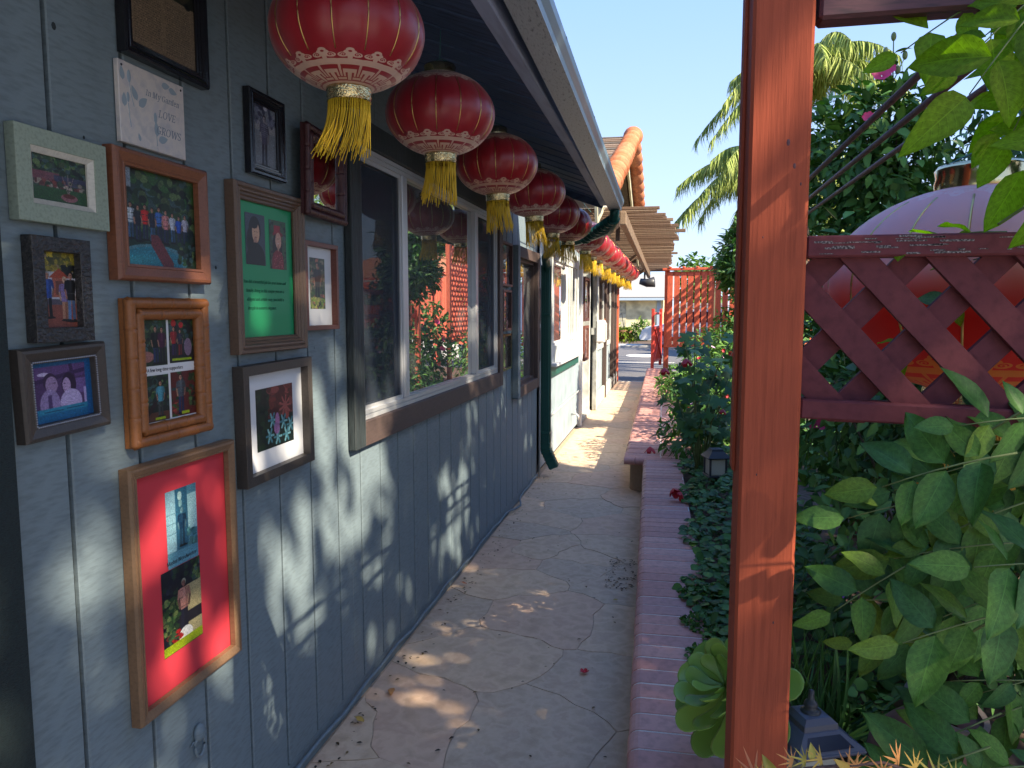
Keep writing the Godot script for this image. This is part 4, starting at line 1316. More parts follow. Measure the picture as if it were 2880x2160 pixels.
	for i in 9: p.person(0.12 + i * 0.092, 0.72 + 0.02 * (i % 2), 0.37 if i < 6 else 0.33, cs[i], Color(0.12, 0.16, 0.28) if i % 3 else Color(0.2, 0.35, 0.5))
	p.e(0.42, 0.92, 0.46, 0.16, Color(0.3, 0.5, 0.55)).e(0.4, 0.95, 0.4, 0.16, Color(0.16, 0.48, 0.56)).line(0.42, 0.72, 0.62, 1.0, 0.1, Color(0.42, 0.2, 0.22)).dabs(0.74, 0.7, 1, 0.95, 40, 0.035, G)
	rect_part(o, "photo", 0, 0, 0.258, 0.214, z, print_mat(p.soft(), 0.35))
	# 5 little black frame, standing figure
	o = frame("narrow black frame with an old blue-toned photo of one standing figure", 1.955, 2.148, 1.933, 2.169, 0.034, 0.024, M.black_lacquer, OGEE, 0.0)
	p = P.new(120, 160, Color(0.45, 0.48, 0.52), 6)
	p.r(0, 0.3, 1, 0.42, Color(0.55, 0.56, 0.58)).dabs(0, 0, 1, 0.3, 60, 0.07, [Color(0.2, 0.22, 0.32), Color(0.4, 0.42, 0.5), Color(0.6, 0.6, 0.65)]).person(0.5, 0.98, 0.84, Color(0.28, 0.28, 0.38), Color(0.1, 0.1, 0.2), Color(0.6, 0.58, 0.6), Color(0.08, 0.08, 0.14))
	for i in 7: p.r(0.36, 0.3 + i * 0.035, 0.64, 0.312 + i * 0.035, Color(0.6, 0.6, 0.66))
	rect_part(o, "photo", 0, 0, 0.126, 0.170, z, print_mat(p.soft(), 0.3))
	# 6 dark bamboo mirror
	o = frame("dark burgundy bamboo-framed mirror reflecting sky, beside the window", 2.212, 2.565, 1.848, 2.135, 0.045, 0.03, M.burgundy, BAMBOO, 0.0)
	o.basis = o.basis * Basis(Vector3.UP, 0.08) * Basis(Vector3.RIGHT, 0.018)
	o.position.x += 0.02
	rect_part(o, "mirror_glass", 0, 0, 0.27, 0.205, 0.013, M.mirror)
	# 7 green poster
	o = frame("brown moulded frame around a bright green sheet with two portraits and handwriting", 1.849, 2.238, 1.425, 1.898, 0.046, 0.034, M.walnut, OGEE, 0.0)
	mat("green_paper", lin(0.012, 0.26, 0.10), 0.6)
	M.green_paper.clearcoat_enabled = true
	M.green_paper.clearcoat = 0.1
	M.green_paper.clearcoat_roughness = 0.03
	rect_part(o, "green_sheet", 0, 0, 0.30, 0.384, z, M.green_paper)
	p = P.new(120, 180, Color(0.22, 0.27, 0.32), 7)
	p.e(0.48, 0.32, 0.3, 0.27, Color(0.02, 0.02, 0.025)).e(0.30, 0.56, 0.24, 0.3, Color(0.02, 0.02, 0.025)).e(0.53, 0.36, 0.19, 0.21, Color(0.80, 0.62, 0.50)).e(0.5, 0.56, 0.09, 0.12, Color(0.68, 0.5, 0.42)).e(0.44, 0.2, 0.2, 0.09, Color(0.02, 0.02, 0.025)).e(0.5, 0.9, 0.48, 0.34, Color(0.02, 0.02, 0.025))
	p.r(0.46, 0.34, 0.51, 0.355, Color(0.1, 0.07, 0.06)).r(0.57, 0.34, 0.62, 0.355, Color(0.1, 0.07, 0.06)).r(0.51, 0.455, 0.59, 0.468, Color(0.5, 0.2, 0.18))
	rect_part(o, "photo", -0.062, 0.088, 0.105, 0.145, z + 0.0008, print_mat(p.soft(1.3), 0.3))
	p = P.new(120, 180, Color(0.2, 0.3, 0.2), 8)
	p.dabs(0, 0, 1, 1, 120, 0.07, G).e(0.5, 0.28, 0.3, 0.06, Color(0.5, 0.05, 0.1)).r(0.28, 0.1, 0.66, 0.28, Color(0.58, 0.07, 0.13)).e(0.34, 0.55, 0.16, 0.26, Color(0.07, 0.05, 0.05)).e(0.64, 0.55, 0.12, 0.24, Color(0.07, 0.05, 0.05)).e(0.53, 0.41, 0.18, 0.17, Color(0.80, 0.6, 0.52)).e(0.48, 0.9, 0.36, 0.3, Color(0.5, 0.1, 0.14)).dabs(0.2, 0.66, 0.8, 0.98, 80, 0.03, [Color(0.4, 0.06, 0.1), Color(0.65, 0.3, 0.32)])
	p.e(0.52, 0.56, 0.06, 0.07, Color(0.68, 0.5, 0.44)).r(0.46, 0.37, 0.5, 0.385, Color(0.15, 0.1, 0.1)).r(0.55, 0.37, 0.59, 0.385, Color(0.15, 0.1, 0.1)).r(0.48, 0.465, 0.57, 0.478, Color(0.85, 0.8, 0.78))
	rect_part(o, "photo", 0.064, 0.082, 0.098, 0.145, z + 0.0008, print_mat(p.soft(1.3), 0.3))
	var txt := ["You did a beautiful job for your home and", "family. Being in this unique you are a", "diligent and artistic way, you build a", "temple in nature's elegance."]
	for i in 4: words(o, txt[i], -0.012 - (0.02 if i == 3 else 0.0), -0.033 - i * 0.025, 0.0118, z + 0.0004, M.ink_green, true, true)
	# 8 small rosewood frame
	o = frame("slim reddish wood frame with white mat around a small photo of one dark-clothed person", 2.242, 2.484, 1.481, 1.772, 0.015, 0.03, M.rosewood, BOXY, 0.0)
	rect_part(o, "mat_board", 0, 0, 0.214, 0.263, z, M.mat_board)
	p = P.new(120, 200, Color(0.25, 0.3, 0.18), 9)
	p.dabs(0, 0, 1, 1, 150, 0.08, [Color(0.2, 0.3, 0.15), Color(0.5, 0.45, 0.35), Color(0.6, 0.35, 0.25), Color(0.1, 0.15, 0.1)]).person(0.5, 0.92, 0.84, Color(0.04, 0.05, 0.09), Color(0.03, 0.04, 0.07)).dabs(0.0, 0.8, 1, 1, 40, 0.08, [Color(0.4, 0.5, 0.15), Color(0.6, 0.6, 0.3)])
	rect_part(o, "photo", 0, 0.01, 0.11, 0.17, z + 0.0006, print_mat(p.soft(1.4), 0.5))
	# 9 flowers in a black box frame
	o = frame("black box frame with white mat around a picture of blue flowers and red leaves", 1.857, 2.259, 1.05, 1.394, 0.028, 0.034, M.dark_oak, BOXY, 0.012)
	rect_part(o, "mat_board", 0, 0, 0.348, 0.29, z, M.mat_board)
	p = P.new(220, 190, Color(0.06, 0.12, 0.10), 10)
	p.dabs(0, 0, 0.5, 1, 120, 0.05, [Color(0.04, 0.09, 0.07), Color(0.08, 0.16, 0.12), Color(0.1, 0.2, 0.1)]).r(0.35, 0, 1, 0.5, Color(0.36, 0.14, 0.12)).dabs(0.35, 0, 1, 0.5, 50, 0.09, [Color(0.4, 0.15, 0.13), Color(0.5, 0.24, 0.22), Color(0.3, 0.1, 0.1)])
	for i in 9: p.line(0.78, 0.36, 0.78 + 0.16 * cos(i * 0.7), 0.36 + 0.17 * sin(i * 0.7), 0.03, Color(0.62, 0.32, 0.3))
	for q in [[0.42, 0.55], [0.34, 0.8], [0.55, 0.85], [0.72, 0.62], [0.8, 0.85], [0.92, 0.7]]:
		for i in 6: p.line(q[0], q[1], q[0] + 0.1 * cos(i * 1.05), q[1] + 0.12 * sin(i * 1.05), 0.035, Color(0.25, 0.46, 0.52) if i % 2 else Color(0.42, 0.62, 0.66))
	p.e(0.55, 0.58, 0.06, 0.14, Color(0.62, 0.42, 0.6)).e(0.53, 0.7, 0.08, 0.1, Color(0.5, 0.36, 0.55))
	rect_part(o, "print", 0.004, 0.004, 0.216, 0.184, z + 0.0006, print_mat(p.soft(1.4), 0.4))
	# 10 charcoal frame with the red pavilion
	o = frame("small ridged black wood frame with a photo of three people before a red pavilion", 1.188, 1.332, 1.487, 1.688, 0.028, 0.024, M.charcoal, BOXY, 0.0)
	p = P.new(130, 200, Color(0.5, 0.42, 0.36), 11)
	p.dabs(0, 0, 1, 0.26, 110, 0.07, [Color(0.5, 0.45, 0.12), Color(0.62, 0.55, 0.16), Color(0.3, 0.3, 0.1)]).r(0, 0.26, 1, 0.62, Color(0.7, 0.7, 0.74)).dabs(0.6, 0.16, 1, 0.34, 30, 0.06, [Color(0.05, 0.06, 0.05), Color(0.12, 0.14, 0.1)])
	for i in 18: p.line(0.55 - i * 0.016, 0.22 + i * 0.007, 0.55 + i * 0.016, 0.22 + i * 0.007, 0.02, Color(0.6, 0.24, 0.14))
	p.r(0.36, 0.34, 0.74, 0.6, Color(0.62, 0.34, 0.26)).r(0.44, 0.38, 0.66, 0.56, Color(0.42, 0.24, 0.2)).r(0, 0.68, 1, 1, Color(0.5, 0.27, 0.22)).r(0.0, 0.62, 0.6, 0.7, Color(0.3, 0.28, 0.34))
	p.person(0.22, 0.86, 0.6, Color(0.12, 0.28, 0.62), Color(0.05, 0.05, 0.07), Color(0.68, 0.48, 0.38), Color(0.5, 0.5, 0.5)).person(0.68, 0.9, 0.58, Color(0.46, 0.4, 0.6), Color(0.62, 0.46, 0.38), Color(0.74, 0.58, 0.48), Color(0.7, 0.62, 0.5)).person(0.86, 0.91, 0.66, Color(0.05, 0.05, 0.06), Color(0.32, 0.44, 0.62), Color(0.66, 0.46, 0.38), Color(0.05, 0.05, 0.05))
	rect_part(o, "photo", 0, 0, 0.09, 0.147, z, print_mat(p.soft(1.3), 0.4))
	# 11 blue picture in a beaded frame
	o = frame("grey-brown frame with beaded silver lip around a violet couple photo on blue", 1.148, 1.362, 1.303, 1.480, 0.030, 0.026, M.dark_oak, FLAT, 0.035)
	var bd := B.new()
	for k in 4:
		var hor := k % 2 == 0
		var n := 34 if hor else 26
		for i in n:
			var t := (i + 0.5) / n - 0.5
			var s := -1.0 if k < 2 else 1.0
			bd.ball(Vector3(t * 0.158, s * 0.0615, 0.022) if hor else Vector3(s * 0.080, t * 0.122, 0.022), Vector3(0.0019, 0.0019, 0.0016), 6, 4)
	part(o, "beading", bd.done(), M.silver_bead)
	p = P.new(200, 160, Color(0.10, 0.34, 0.52), 12)
	p.r(0.08, 0.08, 0.9, 0.78, Color(0.3, 0.2, 0.38)).r(0.08, 0.08, 0.9, 0.3, Color(0.36, 0.25, 0.45)).line(0.1, 0.32, 0.9, 0.2, 0.05, Color(0.22, 0.13, 0.3)).line(0.66, 0.1, 0.72, 0.4, 0.05, Color(0.22, 0.13, 0.3)).r(0.62, 0.34, 0.9, 0.6, Color(0.42, 0.33, 0.55))
	p.e(0.22, 0.2, 0.09, 0.03, Color(0.75, 0.7, 0.85)).e(0.32, 0.34, 0.11, 0.15, Color(0.2, 0.12, 0.24)).e(0.34, 0.39, 0.095, 0.145, Color(0.58, 0.48, 0.63)).e(0.41, 0.41, 0.03, 0.04, Color(0.58, 0.48, 0.63)).r(0.36, 0.36, 0.41, 0.375, Color(0.25, 0.16, 0.3)).e(0.3, 0.72, 0.16, 0.26, Color(0.55, 0.48, 0.66)).e(0.62, 0.42, 0.12, 0.2, Color(0.16, 0.08, 0.2)).e(0.58, 0.43, 0.068, 0.13, Color(0.66, 0.56, 0.72)).r(0.53, 0.39, 0.56, 0.405, Color(0.25, 0.16, 0.3)).r(0.53, 0.5, 0.57, 0.512, Color(0.4, 0.22, 0.42)).r(0.27, 0.56, 0.33, 0.9, Color(0.3, 0.22, 0.4)).e(0.64, 0.72, 0.18, 0.22, Color(0.7, 0.64, 0.82)).r(0.86, 0.5, 0.9, 0.78, Color(0.66, 0.6, 0.8))
	p.r(0.0, 0.78, 1, 1, Color(0.08, 0.38, 0.56)).r(0.1, 0.78, 0.9, 0.87, Color(0.16, 0.5, 0.62)).r(0.2, 0.83, 0.5, 0.845, Color(0.05, 0.2, 0.35)).r(0.55, 0.82, 0.85, 0.835, Color(0.05, 0.2, 0.35)).r(0.9, 0.0, 1, 1, Color(0.08, 0.33, 0.55))
	rect_part(o, "photo", 0, 0, 0.154, 0.117, z, print_mat(p.soft(1.4), 0.25))
	# 12 orange bamboo frame
	o = frame("honey-orange bamboo frame holding four small photos and a printed caption", 1.427, 1.719, 1.238, 1.577, 0.050, 0.03, M.bamboo, BAMBOO, 0.0)
	rect_part(o, "mat_board", 0, 0, 0.20, 0.246, 0.0125, M.mat_board)
	var spots := [[-0.051, 0.066], [0.050, 0.068], [-0.051, -0.064], [0.050, -0.062]]
	for i in 4:
		p = P.new(110, 130, [Color(0.14, 0.2, 0.12), Color(0.12, 0.12, 0.12), Color(0.1, 0.14, 0.12), Color(0.36, 0.12, 0.1)][i], 20 + i)
		p.dabs(0, 0, 1, 0.7, 70 if i < 3 else 12, 0.08, G)
		if i == 0: p.e(0.2, 0.8, 0.3, 0.12, Color(0.6, 0.4, 0.38)).person(0.58, 0.95, 0.8, Color(0.05, 0.07, 0.06), Color(0.15, 0.2, 0.36)).person(0.82, 0.95, 0.78, Color(0.26, 0.06, 0.2), Color(0.08, 0.08, 0.14))
		if i == 1: p.e(0.2, 0.12, 0.1, 0.08, Color(0.7, 0.1, 0.08)).e(0.5, 0.16, 0.09, 0.07, Color(0.7, 0.1, 0.08)).person(0.2, 0.85, 0.66, Color(0.6, 0.1, 0.12), Color(0.2, 0.12, 0.3)).person(0.45, 0.85, 0.6, Color(0.15, 0.15, 0.25), Color(0.5, 0.1, 0.1)).e(0.76, 0.66, 0.16, 0.2, Color(0.5, 0.42, 0.5)).r(0.1, 0.9, 0.9, 0.96, Color(0.6, 0.7, 0.08))
		if i == 2: p.r(0, 0.8, 1, 1, Color(0.34, 0.2, 0.15)).line(0, 0.95, 0.5, 0.6, 0.1, Color(0.16, 0.1, 0.1)).person(0.68, 0.9, 0.78, Color(0.3, 0.6, 0.68), Color(0.25, 0.26, 0.26)).r(0.45, 0.92, 0.85, 0.98, Color(0.6, 0.7, 0.08))
		if i == 3: p.dabs(0.75, 0, 1, 0.8, 24, 0.07, G).person(0.4, 0.95, 0.9, Color(0.3, 0.33, 0.36), Color(0.12, 0.18, 0.34)).dabs(0, 0.7, 0.3, 1, 20, 0.06, [Color(0.2, 0.35, 0.15), Color(0.5, 0.2, 0.16)]).r(0.4, 0.9, 0.72, 0.97, Color(0.65, 0.74, 0.08))
		rect_part(o, "photo", spots[i][0], spots[i][1], 0.093, 0.108, 0.0131, print_mat(p.soft(1.25), 0.4))
	words(o, "A few long-time supporters", -0.012, 0.002, 0.0105, 0.013, M.ink)
	# 13 red poster
	o = frame("large brown oak frame around a red sheet with two photos, lowest on the wall", 1.405, 1.810, 0.602, 1.199, 0.026, 0.03, M.oak, FLAT, 0.0)
	mat("red_paper", lin(0.50, 0.03, 0.045), 0.65)
	M.red_paper.clearcoat_enabled = true
	M.red_paper.clearcoat = 0.12
	M.red_paper.clearcoat_roughness = 0.05
	rect_part(o, "red_sheet", 0, 0, 0.358, 0.55, z, M.red_paper)
	p = P.new(120, 190, Color(0.3, 0.5, 0.58), 31)
	p.r(0, 0, 0.3, 0.8, Color(0.5, 0.66, 0.72)).r(0.7, 0.12, 1, 0.6, Color(0.62, 0.8, 0.82)).r(0.3, 0, 0.7, 0.8, Color(0.16, 0.36, 0.46)).e(0.45, 0.1, 0.07, 0.06, Color(0.6, 0.74, 0.74)).e(0.46, 0.2, 0.06, 0.05, Color(0.45, 0.6, 0.62)).person(0.5, 0.76, 0.5, Color(0.05, 0.2, 0.32), Color(0.12, 0.26, 0.36), Color(0.4, 0.55, 0.6), Color(0.3, 0.42, 0.46)).r(0, 0.82, 1, 1, Color(0.34, 0.56, 0.64)).dabs(0.7, 0.58, 1, 0.8, 20, 0.06, [Color(0.3, 0.5, 0.5), Color(0.2, 0.4, 0.44)])
	for i in 3: p.r(0.02, 0.3 + i * 0.13, 0.3, 0.315 + i * 0.13, Color(0.3, 0.46, 0.52))
	var ph := rect_part(o, "photo", -0.006, 0.118, 0.118, 0.19, z + 0.0006, print_mat(p.soft(1.25), 0.3))
	words(o, "Master Woodworker", -0.012, 0.037, 0.0125, z + 0.001, M.ink)
	p = P.new(150, 220, Color(0.06, 0.08, 0.12), 32)
	p.dabs(0, 0, 1, 0.3, 50, 0.06, [Color(0.05, 0.07, 0.12), Color(0.1, 0.14, 0.2), Color(0.12, 0.2, 0.14)]).dabs(0.75, 0, 1, 0.3, 30, 0.05, G).r(0.6, 0.28, 1, 0.62, Color(0.62, 0.58, 0.42)).dabs(0, 0.35, 0.42, 0.75, 110, 0.05, [Color(0.25, 0.38, 0.2), Color(0.14, 0.25, 0.14), Color(0.4, 0.45, 0.25)]).r(0.4, 0.6, 1, 0.76, Color(0.12, 0.11, 0.14)).r(0.6, 0.74, 1, 0.9, Color(0.6, 0.57, 0.42))
	p.person(0.55, 0.8, 0.62, Color(0.72, 0.5, 0.44), Color(0.14, 0.14, 0.2), Color(0.5, 0.34, 0.3), Color(0.5, 0.52, 0.45)).e(0.56, 0.86, 0.18, 0.1, Color(0.85, 0.85, 0.82)).dabs(0.1, 0.76, 0.45, 0.9, 30, 0.05, [Color(0.6, 0.1, 0.1), Color(0.2, 0.3, 0.18)]).r(0, 0.89, 1, 1, Color(0.55, 0.62, 0.06))
	rect_part(o, "photo", -0.018, -0.083, 0.15, 0.21, z + 0.0006, print_mat(p.soft(1.25), 0.3))
	# 14-16 three narrow frames between the window and the tall pane
	var defs := [["topmost of three slim brown frames between the wide window and the tall pane", 5.04, 5.48, 1.712, 2.027], ["middle of three slim brown frames between the wide window and the tall pane", 5.125, 5.45, 1.396, 1.689], ["lowest of three slim dark frames between the wide window and the tall pane", 5.108, 5.43, 1.115, 1.375]]
	for i in 3:
		var d: Array = defs[i]
		o = frame(d[0], d[1] + 0.02, d[2] - 0.02, d[3], d[4], 0.018, 0.03, M.plum if i < 2 else M.black_lacquer, BOXY)
		p = P.new(100, 90, Color(0.2, 0.14, 0.16), 40 + i)
		p.dabs(0, 0, 1, 1, 60, 0.1, [Color(0.3, 0.2, 0.24), Color(0.1, 0.08, 0.1), Color(0.45, 0.34, 0.36), Color(0.2, 0.24, 0.2)])
		rect_part(o, "print", 0, 0, d[2] - d[1] - 0.076, d[4] - d[3] - 0.036, z, print_mat(p.soft(1.6), 1.0))
	# narrow frames by the downspout, and two on the sunlit section
	defs = [["upper of two narrow frames squeezed beside the downspout", 6.525, 6.665, 1.42, 1.74, M.plum], ["lower of two narrow frames squeezed beside the downspout", 6.525, 6.665, 1.08, 1.385, M.plum], ["larger dark frame on the sunlit section beyond the white window", 9.92, 10.5, 1.39, 1.98, M.plum], ["pale brown frame below the dark one on the sunlit section", 9.94, 10.45, 0.86, 1.33, M.rosewood], ["orange-brown board hung on the sunlit wall near the far windows", 12.96, 13.36, 0.99, 1.39, M.bamboo]]
	for i in 5:
		var d: Array = defs[i]
		o = frame(d[0], d[1], d[2], d[3], d[4], 0.02 if i < 2 else 0.04, 0.03, d[5], BOXY)
		if i >= 2: o.position.x += 0.03 if i < 4 else 0.02
		if i < 4:
			p = P.new(90, 90, [Color(0.16, 0.2, 0.22), Color(0.15, 0.18, 0.2), Color(0.5, 0.42, 0.4), Color(0.6, 0.55, 0.55)][i], 50 + i)
			p.dabs(0.1, 0.1, 0.9, 0.9, 40, 0.1, [Color(0.3, 0.24, 0.24), Color(0.16, 0.16, 0.2), Color(0.55, 0.5, 0.5)])
			rect_part(o, "print", 0, 0, d[2] - d[1] - (0.04 if i < 2 else 0.08), d[4] - d[3] - (0.04 if i < 2 else 0.08), z, print_mat(p.soft(1.6), 1.0))
		else: part(o, "board", boxm(Vector3(0.33, 0.33, 0.014), 0.004, Vector3(0, 0, 0.01)), M.bamboo)


# ---------------------------------------------------------------- lanterns
func lantern_texture(base: Color, top: Color, ink: Color, top_ink: Color, near_top := 0.0) -> ImageTexture:
	# one gore of the silk: u across the gore, v from the lower ring to the upper one
	var p := P.new(192, 1024, base, 5)
	for y in 1024:
		p.im.fill_rect(Rect2i(0, y, 192, 1), base.lerp(top, smoothstep(0.38, 0.60, y / 1023.0)))
	for end in 2:
		var c := ink if end == 0 else top_ink
		var bg := base if end == 0 else top
		var f := func(v: float) -> float: return v if end == 0 else 1.0 - maxf(0.0, v - near_top)
		var rc := func(x0: float, v0: float, x1: float, v1: float, k: Color) -> void:
			var a: float = f.call(v0)
			var b: float = f.call(v1)
			p.r(x0, minf(a, b), x1, maxf(a, b), k)
		rc.call(0.0, 0.0, 1.0, 0.022, c)
		rc.call(0.0, 0.148, 1.0, 0.188, c)
		# the key fret
		rc.call(0.38, 0.030, 0.62, 0.105, c)
		rc.call(0.14, 0.090, 0.86, 0.118, c)
		rc.call(0.14, 0.060, 0.26, 0.118, c)
		rc.call(0.74, 0.060, 0.86, 0.118, c)
		rc.call(0.0, 0.062, 0.06, 0.148, c)
		rc.call(0.94, 0.062, 1.0, 0.148, c)
		rc.call(0.0, 0.035, 0.30, 0.054, c)
		rc.call(0.70, 0.035, 1.0, 0.054, c)
		# cloud scroll
		for q in [[0.5, 0.196, 0.10, 0.02], [0.5, 0.226, 0.24, 0.014], [0.5, 0.240, 0.15, 0.012], [0.24, 0.210, 0.21, 0.015], [0.76, 0.210, 0.21, 0.015]]:
			p.e(q[0], f.call(q[1]), q[2], q[3], c)
		p.e(0.5, f.call(0.231), 0.07, 0.006, bg)
		for s in [-1.0, 1.0]:
			for k in 26:
				var a := k * 0.30
				var rr2 := 0.13 - k * 0.0045
				p.e(0.5 + s * (0.26 + rr2 * cos(a) * 0.9), f.call(0.210 + rr2 * 0.085 * sin(a)), 0.024, 0.002, bg)
	return ImageTexture.create_from_image(p.im)

func silk(n: String, t: Texture2D, rough: float) -> StandardMaterial3D:
	var m := mat(n, Color.WHITE, rough)
	m.albedo_texture = t
	m.rim_enabled = true
	m.rim = 0.3
	m.rim_tint = 0.5
	m.backlight_enabled = true
	m.backlight = Color(0.22, 0.03, 0.03)
	return m

func tassel_mesh(rad: float, len: float, n: int, drift: Vector3, spread: float) -> ArrayMesh:
	var b := B.new().smooth()
	for i in n:
		var a := TAU * i / n + rf(-0.03, 0.03)
		var o := Vector3(cos(a), 0, sin(a))
		var l := len * rf(0.82, 1.06)
		var pts := []
		var dv := drift * rf(0.7, 1.35) + o * spread * rf(0.3, 1.3) + rdir() * 0.006
		for k in 5:
			var t := k / 4.0
			pts.append(o * rad * rf(0.97, 1.0) + Vector3(0, -l * t, 0) + dv * t * t)
		b.tube(pts, 0.0016, 0.0011, 4)
	return b.done()

func lantern(n: String, label: String, at: Vector3, rx: float, ry: float, skin: Material, tas: Material, drift: Vector3, gores := 14, wire := 0.14, tl := 0.13, rib_top := 0.66) -> Node3D:
	var o := thing(n, label, "lantern", at)
	var top := 1.285
	var rows := 26
	var b := B.new().smooth()
	var seg := gores * 6
	var ringr := rx * cos(top)
	for i in rows:
		for k in seg:
			var p := []
			var uv := []
			for q in [[i, k], [i, k + 1], [i + 1, k + 1], [i + 1, k]]:
				var f := lerpf(-top, top, float(q[0]) / rows)
				var a = TAU * q[1] / seg
				var pin := 1.0 - 0.03 * pow(1.0 - absf(sin(a * gores * 0.5)), 2.0) * cos(f)
				var r := rx * cos(f) * pin
				p.append(Vector3(r * cos(a), ry * sin(f) / sin(top), -r * sin(a)))
				uv.append(Vector2(float(q[1]) / 6.0, float(q[0]) / rows))
			b.quad(p[0], p[1], p[2], p[3], uv[0], uv[1], uv[2], uv[3])
	part(o, "silk_body", b.done(), skin)
	var rib := B.new().smooth()
	var pts := []
	for i in 15:
		var f := lerpf(-0.64, rib_top, i / 14.0)
		pts.append(Vector3(rx * cos(f) * 0.972, ry * sin(f) / sin(top), 0))
	rib.tube(pts, rx * 0.0095, rx * 0.0095, 5)
	var rm := rib.done()
	for k in gores:
		var q := part(o, "rib", rm, M.gold)
		q.rotation.y = TAU * k / gores
	var c := B.new().smooth()
	c.T.origin = Vector3(0, -ry - rx * 0.17, 0)
	var h := rx * 0.19
	c.lathe([Vector2(ringr * 0.9, 0.0), Vector2(ringr * 1.03, 0.0), Vector2(ringr * 0.98, h * 0.2), Vector2(ringr * 1.04, h * 0.3), Vector2(ringr * 1.0, h * 0.55), Vector2(ringr * 1.05, h * 0.7), Vector2(ringr * 1.02, h), Vector2(ringr * 0.9, h)], 32)
	part(o, "lower_collar", c.done(), M.gold_foil)
	c = B.new().smooth()
	c.T.origin = Vector3(0, ry - 0.004, 0)
	c.lathe([Vector2(ringr * 1.0, 0.0), Vector2(ringr * 1.04, h * 0.3), Vector2(ringr * 1.0, h * 0.5), Vector2(ringr * 1.04, h * 0.8), Vector2(ringr * 0.98, h * 0.95), Vector2(ringr * 0.86, h * 0.9)], 32)
	part(o, "upper_collar", c.done(), M.gold_ring)
	part(o, "hanging_wire", B.new().tube([Vector3(-ringr * 0.95, ry + h * 0.8, 0), Vector3(0, ry + h * 1.5, 0), Vector3(ringr * 0.95, ry + h * 0.8, 0)], 0.0015, 0.0015, 4).tube([Vector3(0, ry + h * 1.4, 0), Vector3(0.004, ry + wire, 0.002)], 0.0013, 0.0013, 4).done(), M.wire)
	var t := part(o, "tassel", tassel_mesh(ringr * 0.96, tl, 84 if rx < 0.2 else 150, drift, 0.010), tas)
	t.position.y = -ry - rx * 0.165
	return o

func build_lanterns() -> void:
	var red := silk("red_silk", lantern_texture(Color(0.57, 0.078, 0.125), Color(0.53, 0.072, 0.125), Color(0.78, 0.64, 0.56), Color(0.74, 0.60, 0.54)), 0.36)
	var other := []
	for k in 2:
		var v: StandardMaterial3D = red.duplicate()
		v.albedo_color = [Color(0.93, 0.86, 0.90), Color(1.0, 0.92, 0.86)][k]
		other.append(v)
	var labels := [
		"nearest red lantern of the row, its top cut off by the picture edge", "second red lantern of the row, hanging before the middle window pane", "third red lantern from the camera, partly behind the second",
		"fourth red lantern from the camera, over the slim wall frames", "fifth red lantern from the camera, over the tall narrow pane", "sixth red lantern, last one in the shade under the eave",
		"seventh red lantern, first one in sunlight past the eave end", "eighth red lantern, second in the sunlit run", "ninth red lantern, third in the sunlit run", "tenth red lantern, fourth in the sunlit run under the laths",
		"eleventh red lantern, fifth in the sunlit run under the laths", "twelfth red lantern, sixth in the sunlit run", "thirteenth red lantern, seventh in the sunlit run", "fourteenth red lantern, third from the far end",
		"fifteenth red lantern, last but one at the far end", "sixteenth red lantern, smallest and farthest along the row"]
	var zs := [1.71, 2.44, 3.26, 4.15, 4.90, 5.68, 6.60, 7.35, 8.1, 8.85, 9.65, 10.45, 11.25, 12.0, 12.8, 13.6]
	var first := lantern("lantern", labels[0], Vector3(-0.757, 2.194, -zs[0]), 0.18, 0.127, red, M.tassel, Vector3(-0.012, 0, 0.03))
	first.set_meta("group", "red lanterns in a row along the house")
	var calm := lantern("lantern", labels[1], Vector3(-0.76, 2.188, -zs[1]), 0.18, 0.127, red, M.tassel, Vector3(-0.004, 0, 0.012))
	calm.set_meta("group", "red lanterns in a row along the house")
	for i in range(2, 16):
		var c := copy(calm, "lantern", labels[i], Vector3(-0.765 + rf(-0.014, 0.014), 2.18 + rf(-0.014, 0.014), -zs[i]), "red lanterns in a row along the house", rf(0, TAU))
		c.basis = Basis(Vector3.RIGHT, rf(-0.05, 0.05)) * Basis(Vector3.BACK, rf(-0.05, 0.05)) * c.basis
		if i % 3: c.get_node("silk_body").material_override = other[i % 3 - 1]
	single("lantern_cable", "thin dark cable carrying the sunlit lanterns past the eave", "cable", B.new().tube([Vector3(-0.765, 2.46, -5.6), Vector3(-0.765, 2.45, -10.4), Vector3(-0.765, 2.44, -14.2)], 0.004, 0.004, 5).done(), M.wire)
	# the large faded one behind the lattice
	var faded := silk("faded_silk", lantern_texture(Color(0.86, 0.14, 0.06), Color(0.97, 0.82, 0.82), Color(0.88, 0.56, 0.18), Color(0.98, 0.92, 0.92), 0.125), 0.5)
	faded.backlight = Color(0.9, 0.5, 0.4)
	lantern("large_lantern", "large sun-bleached pink lantern with red underside behind the lattice screen", Vector3(0.572, 1.588, -1.62), 0.272, 0.19, faded, M.tassel_dull, Vector3(0.0, 0, 0.01), 16, 0.40, 0.19, 0.96)


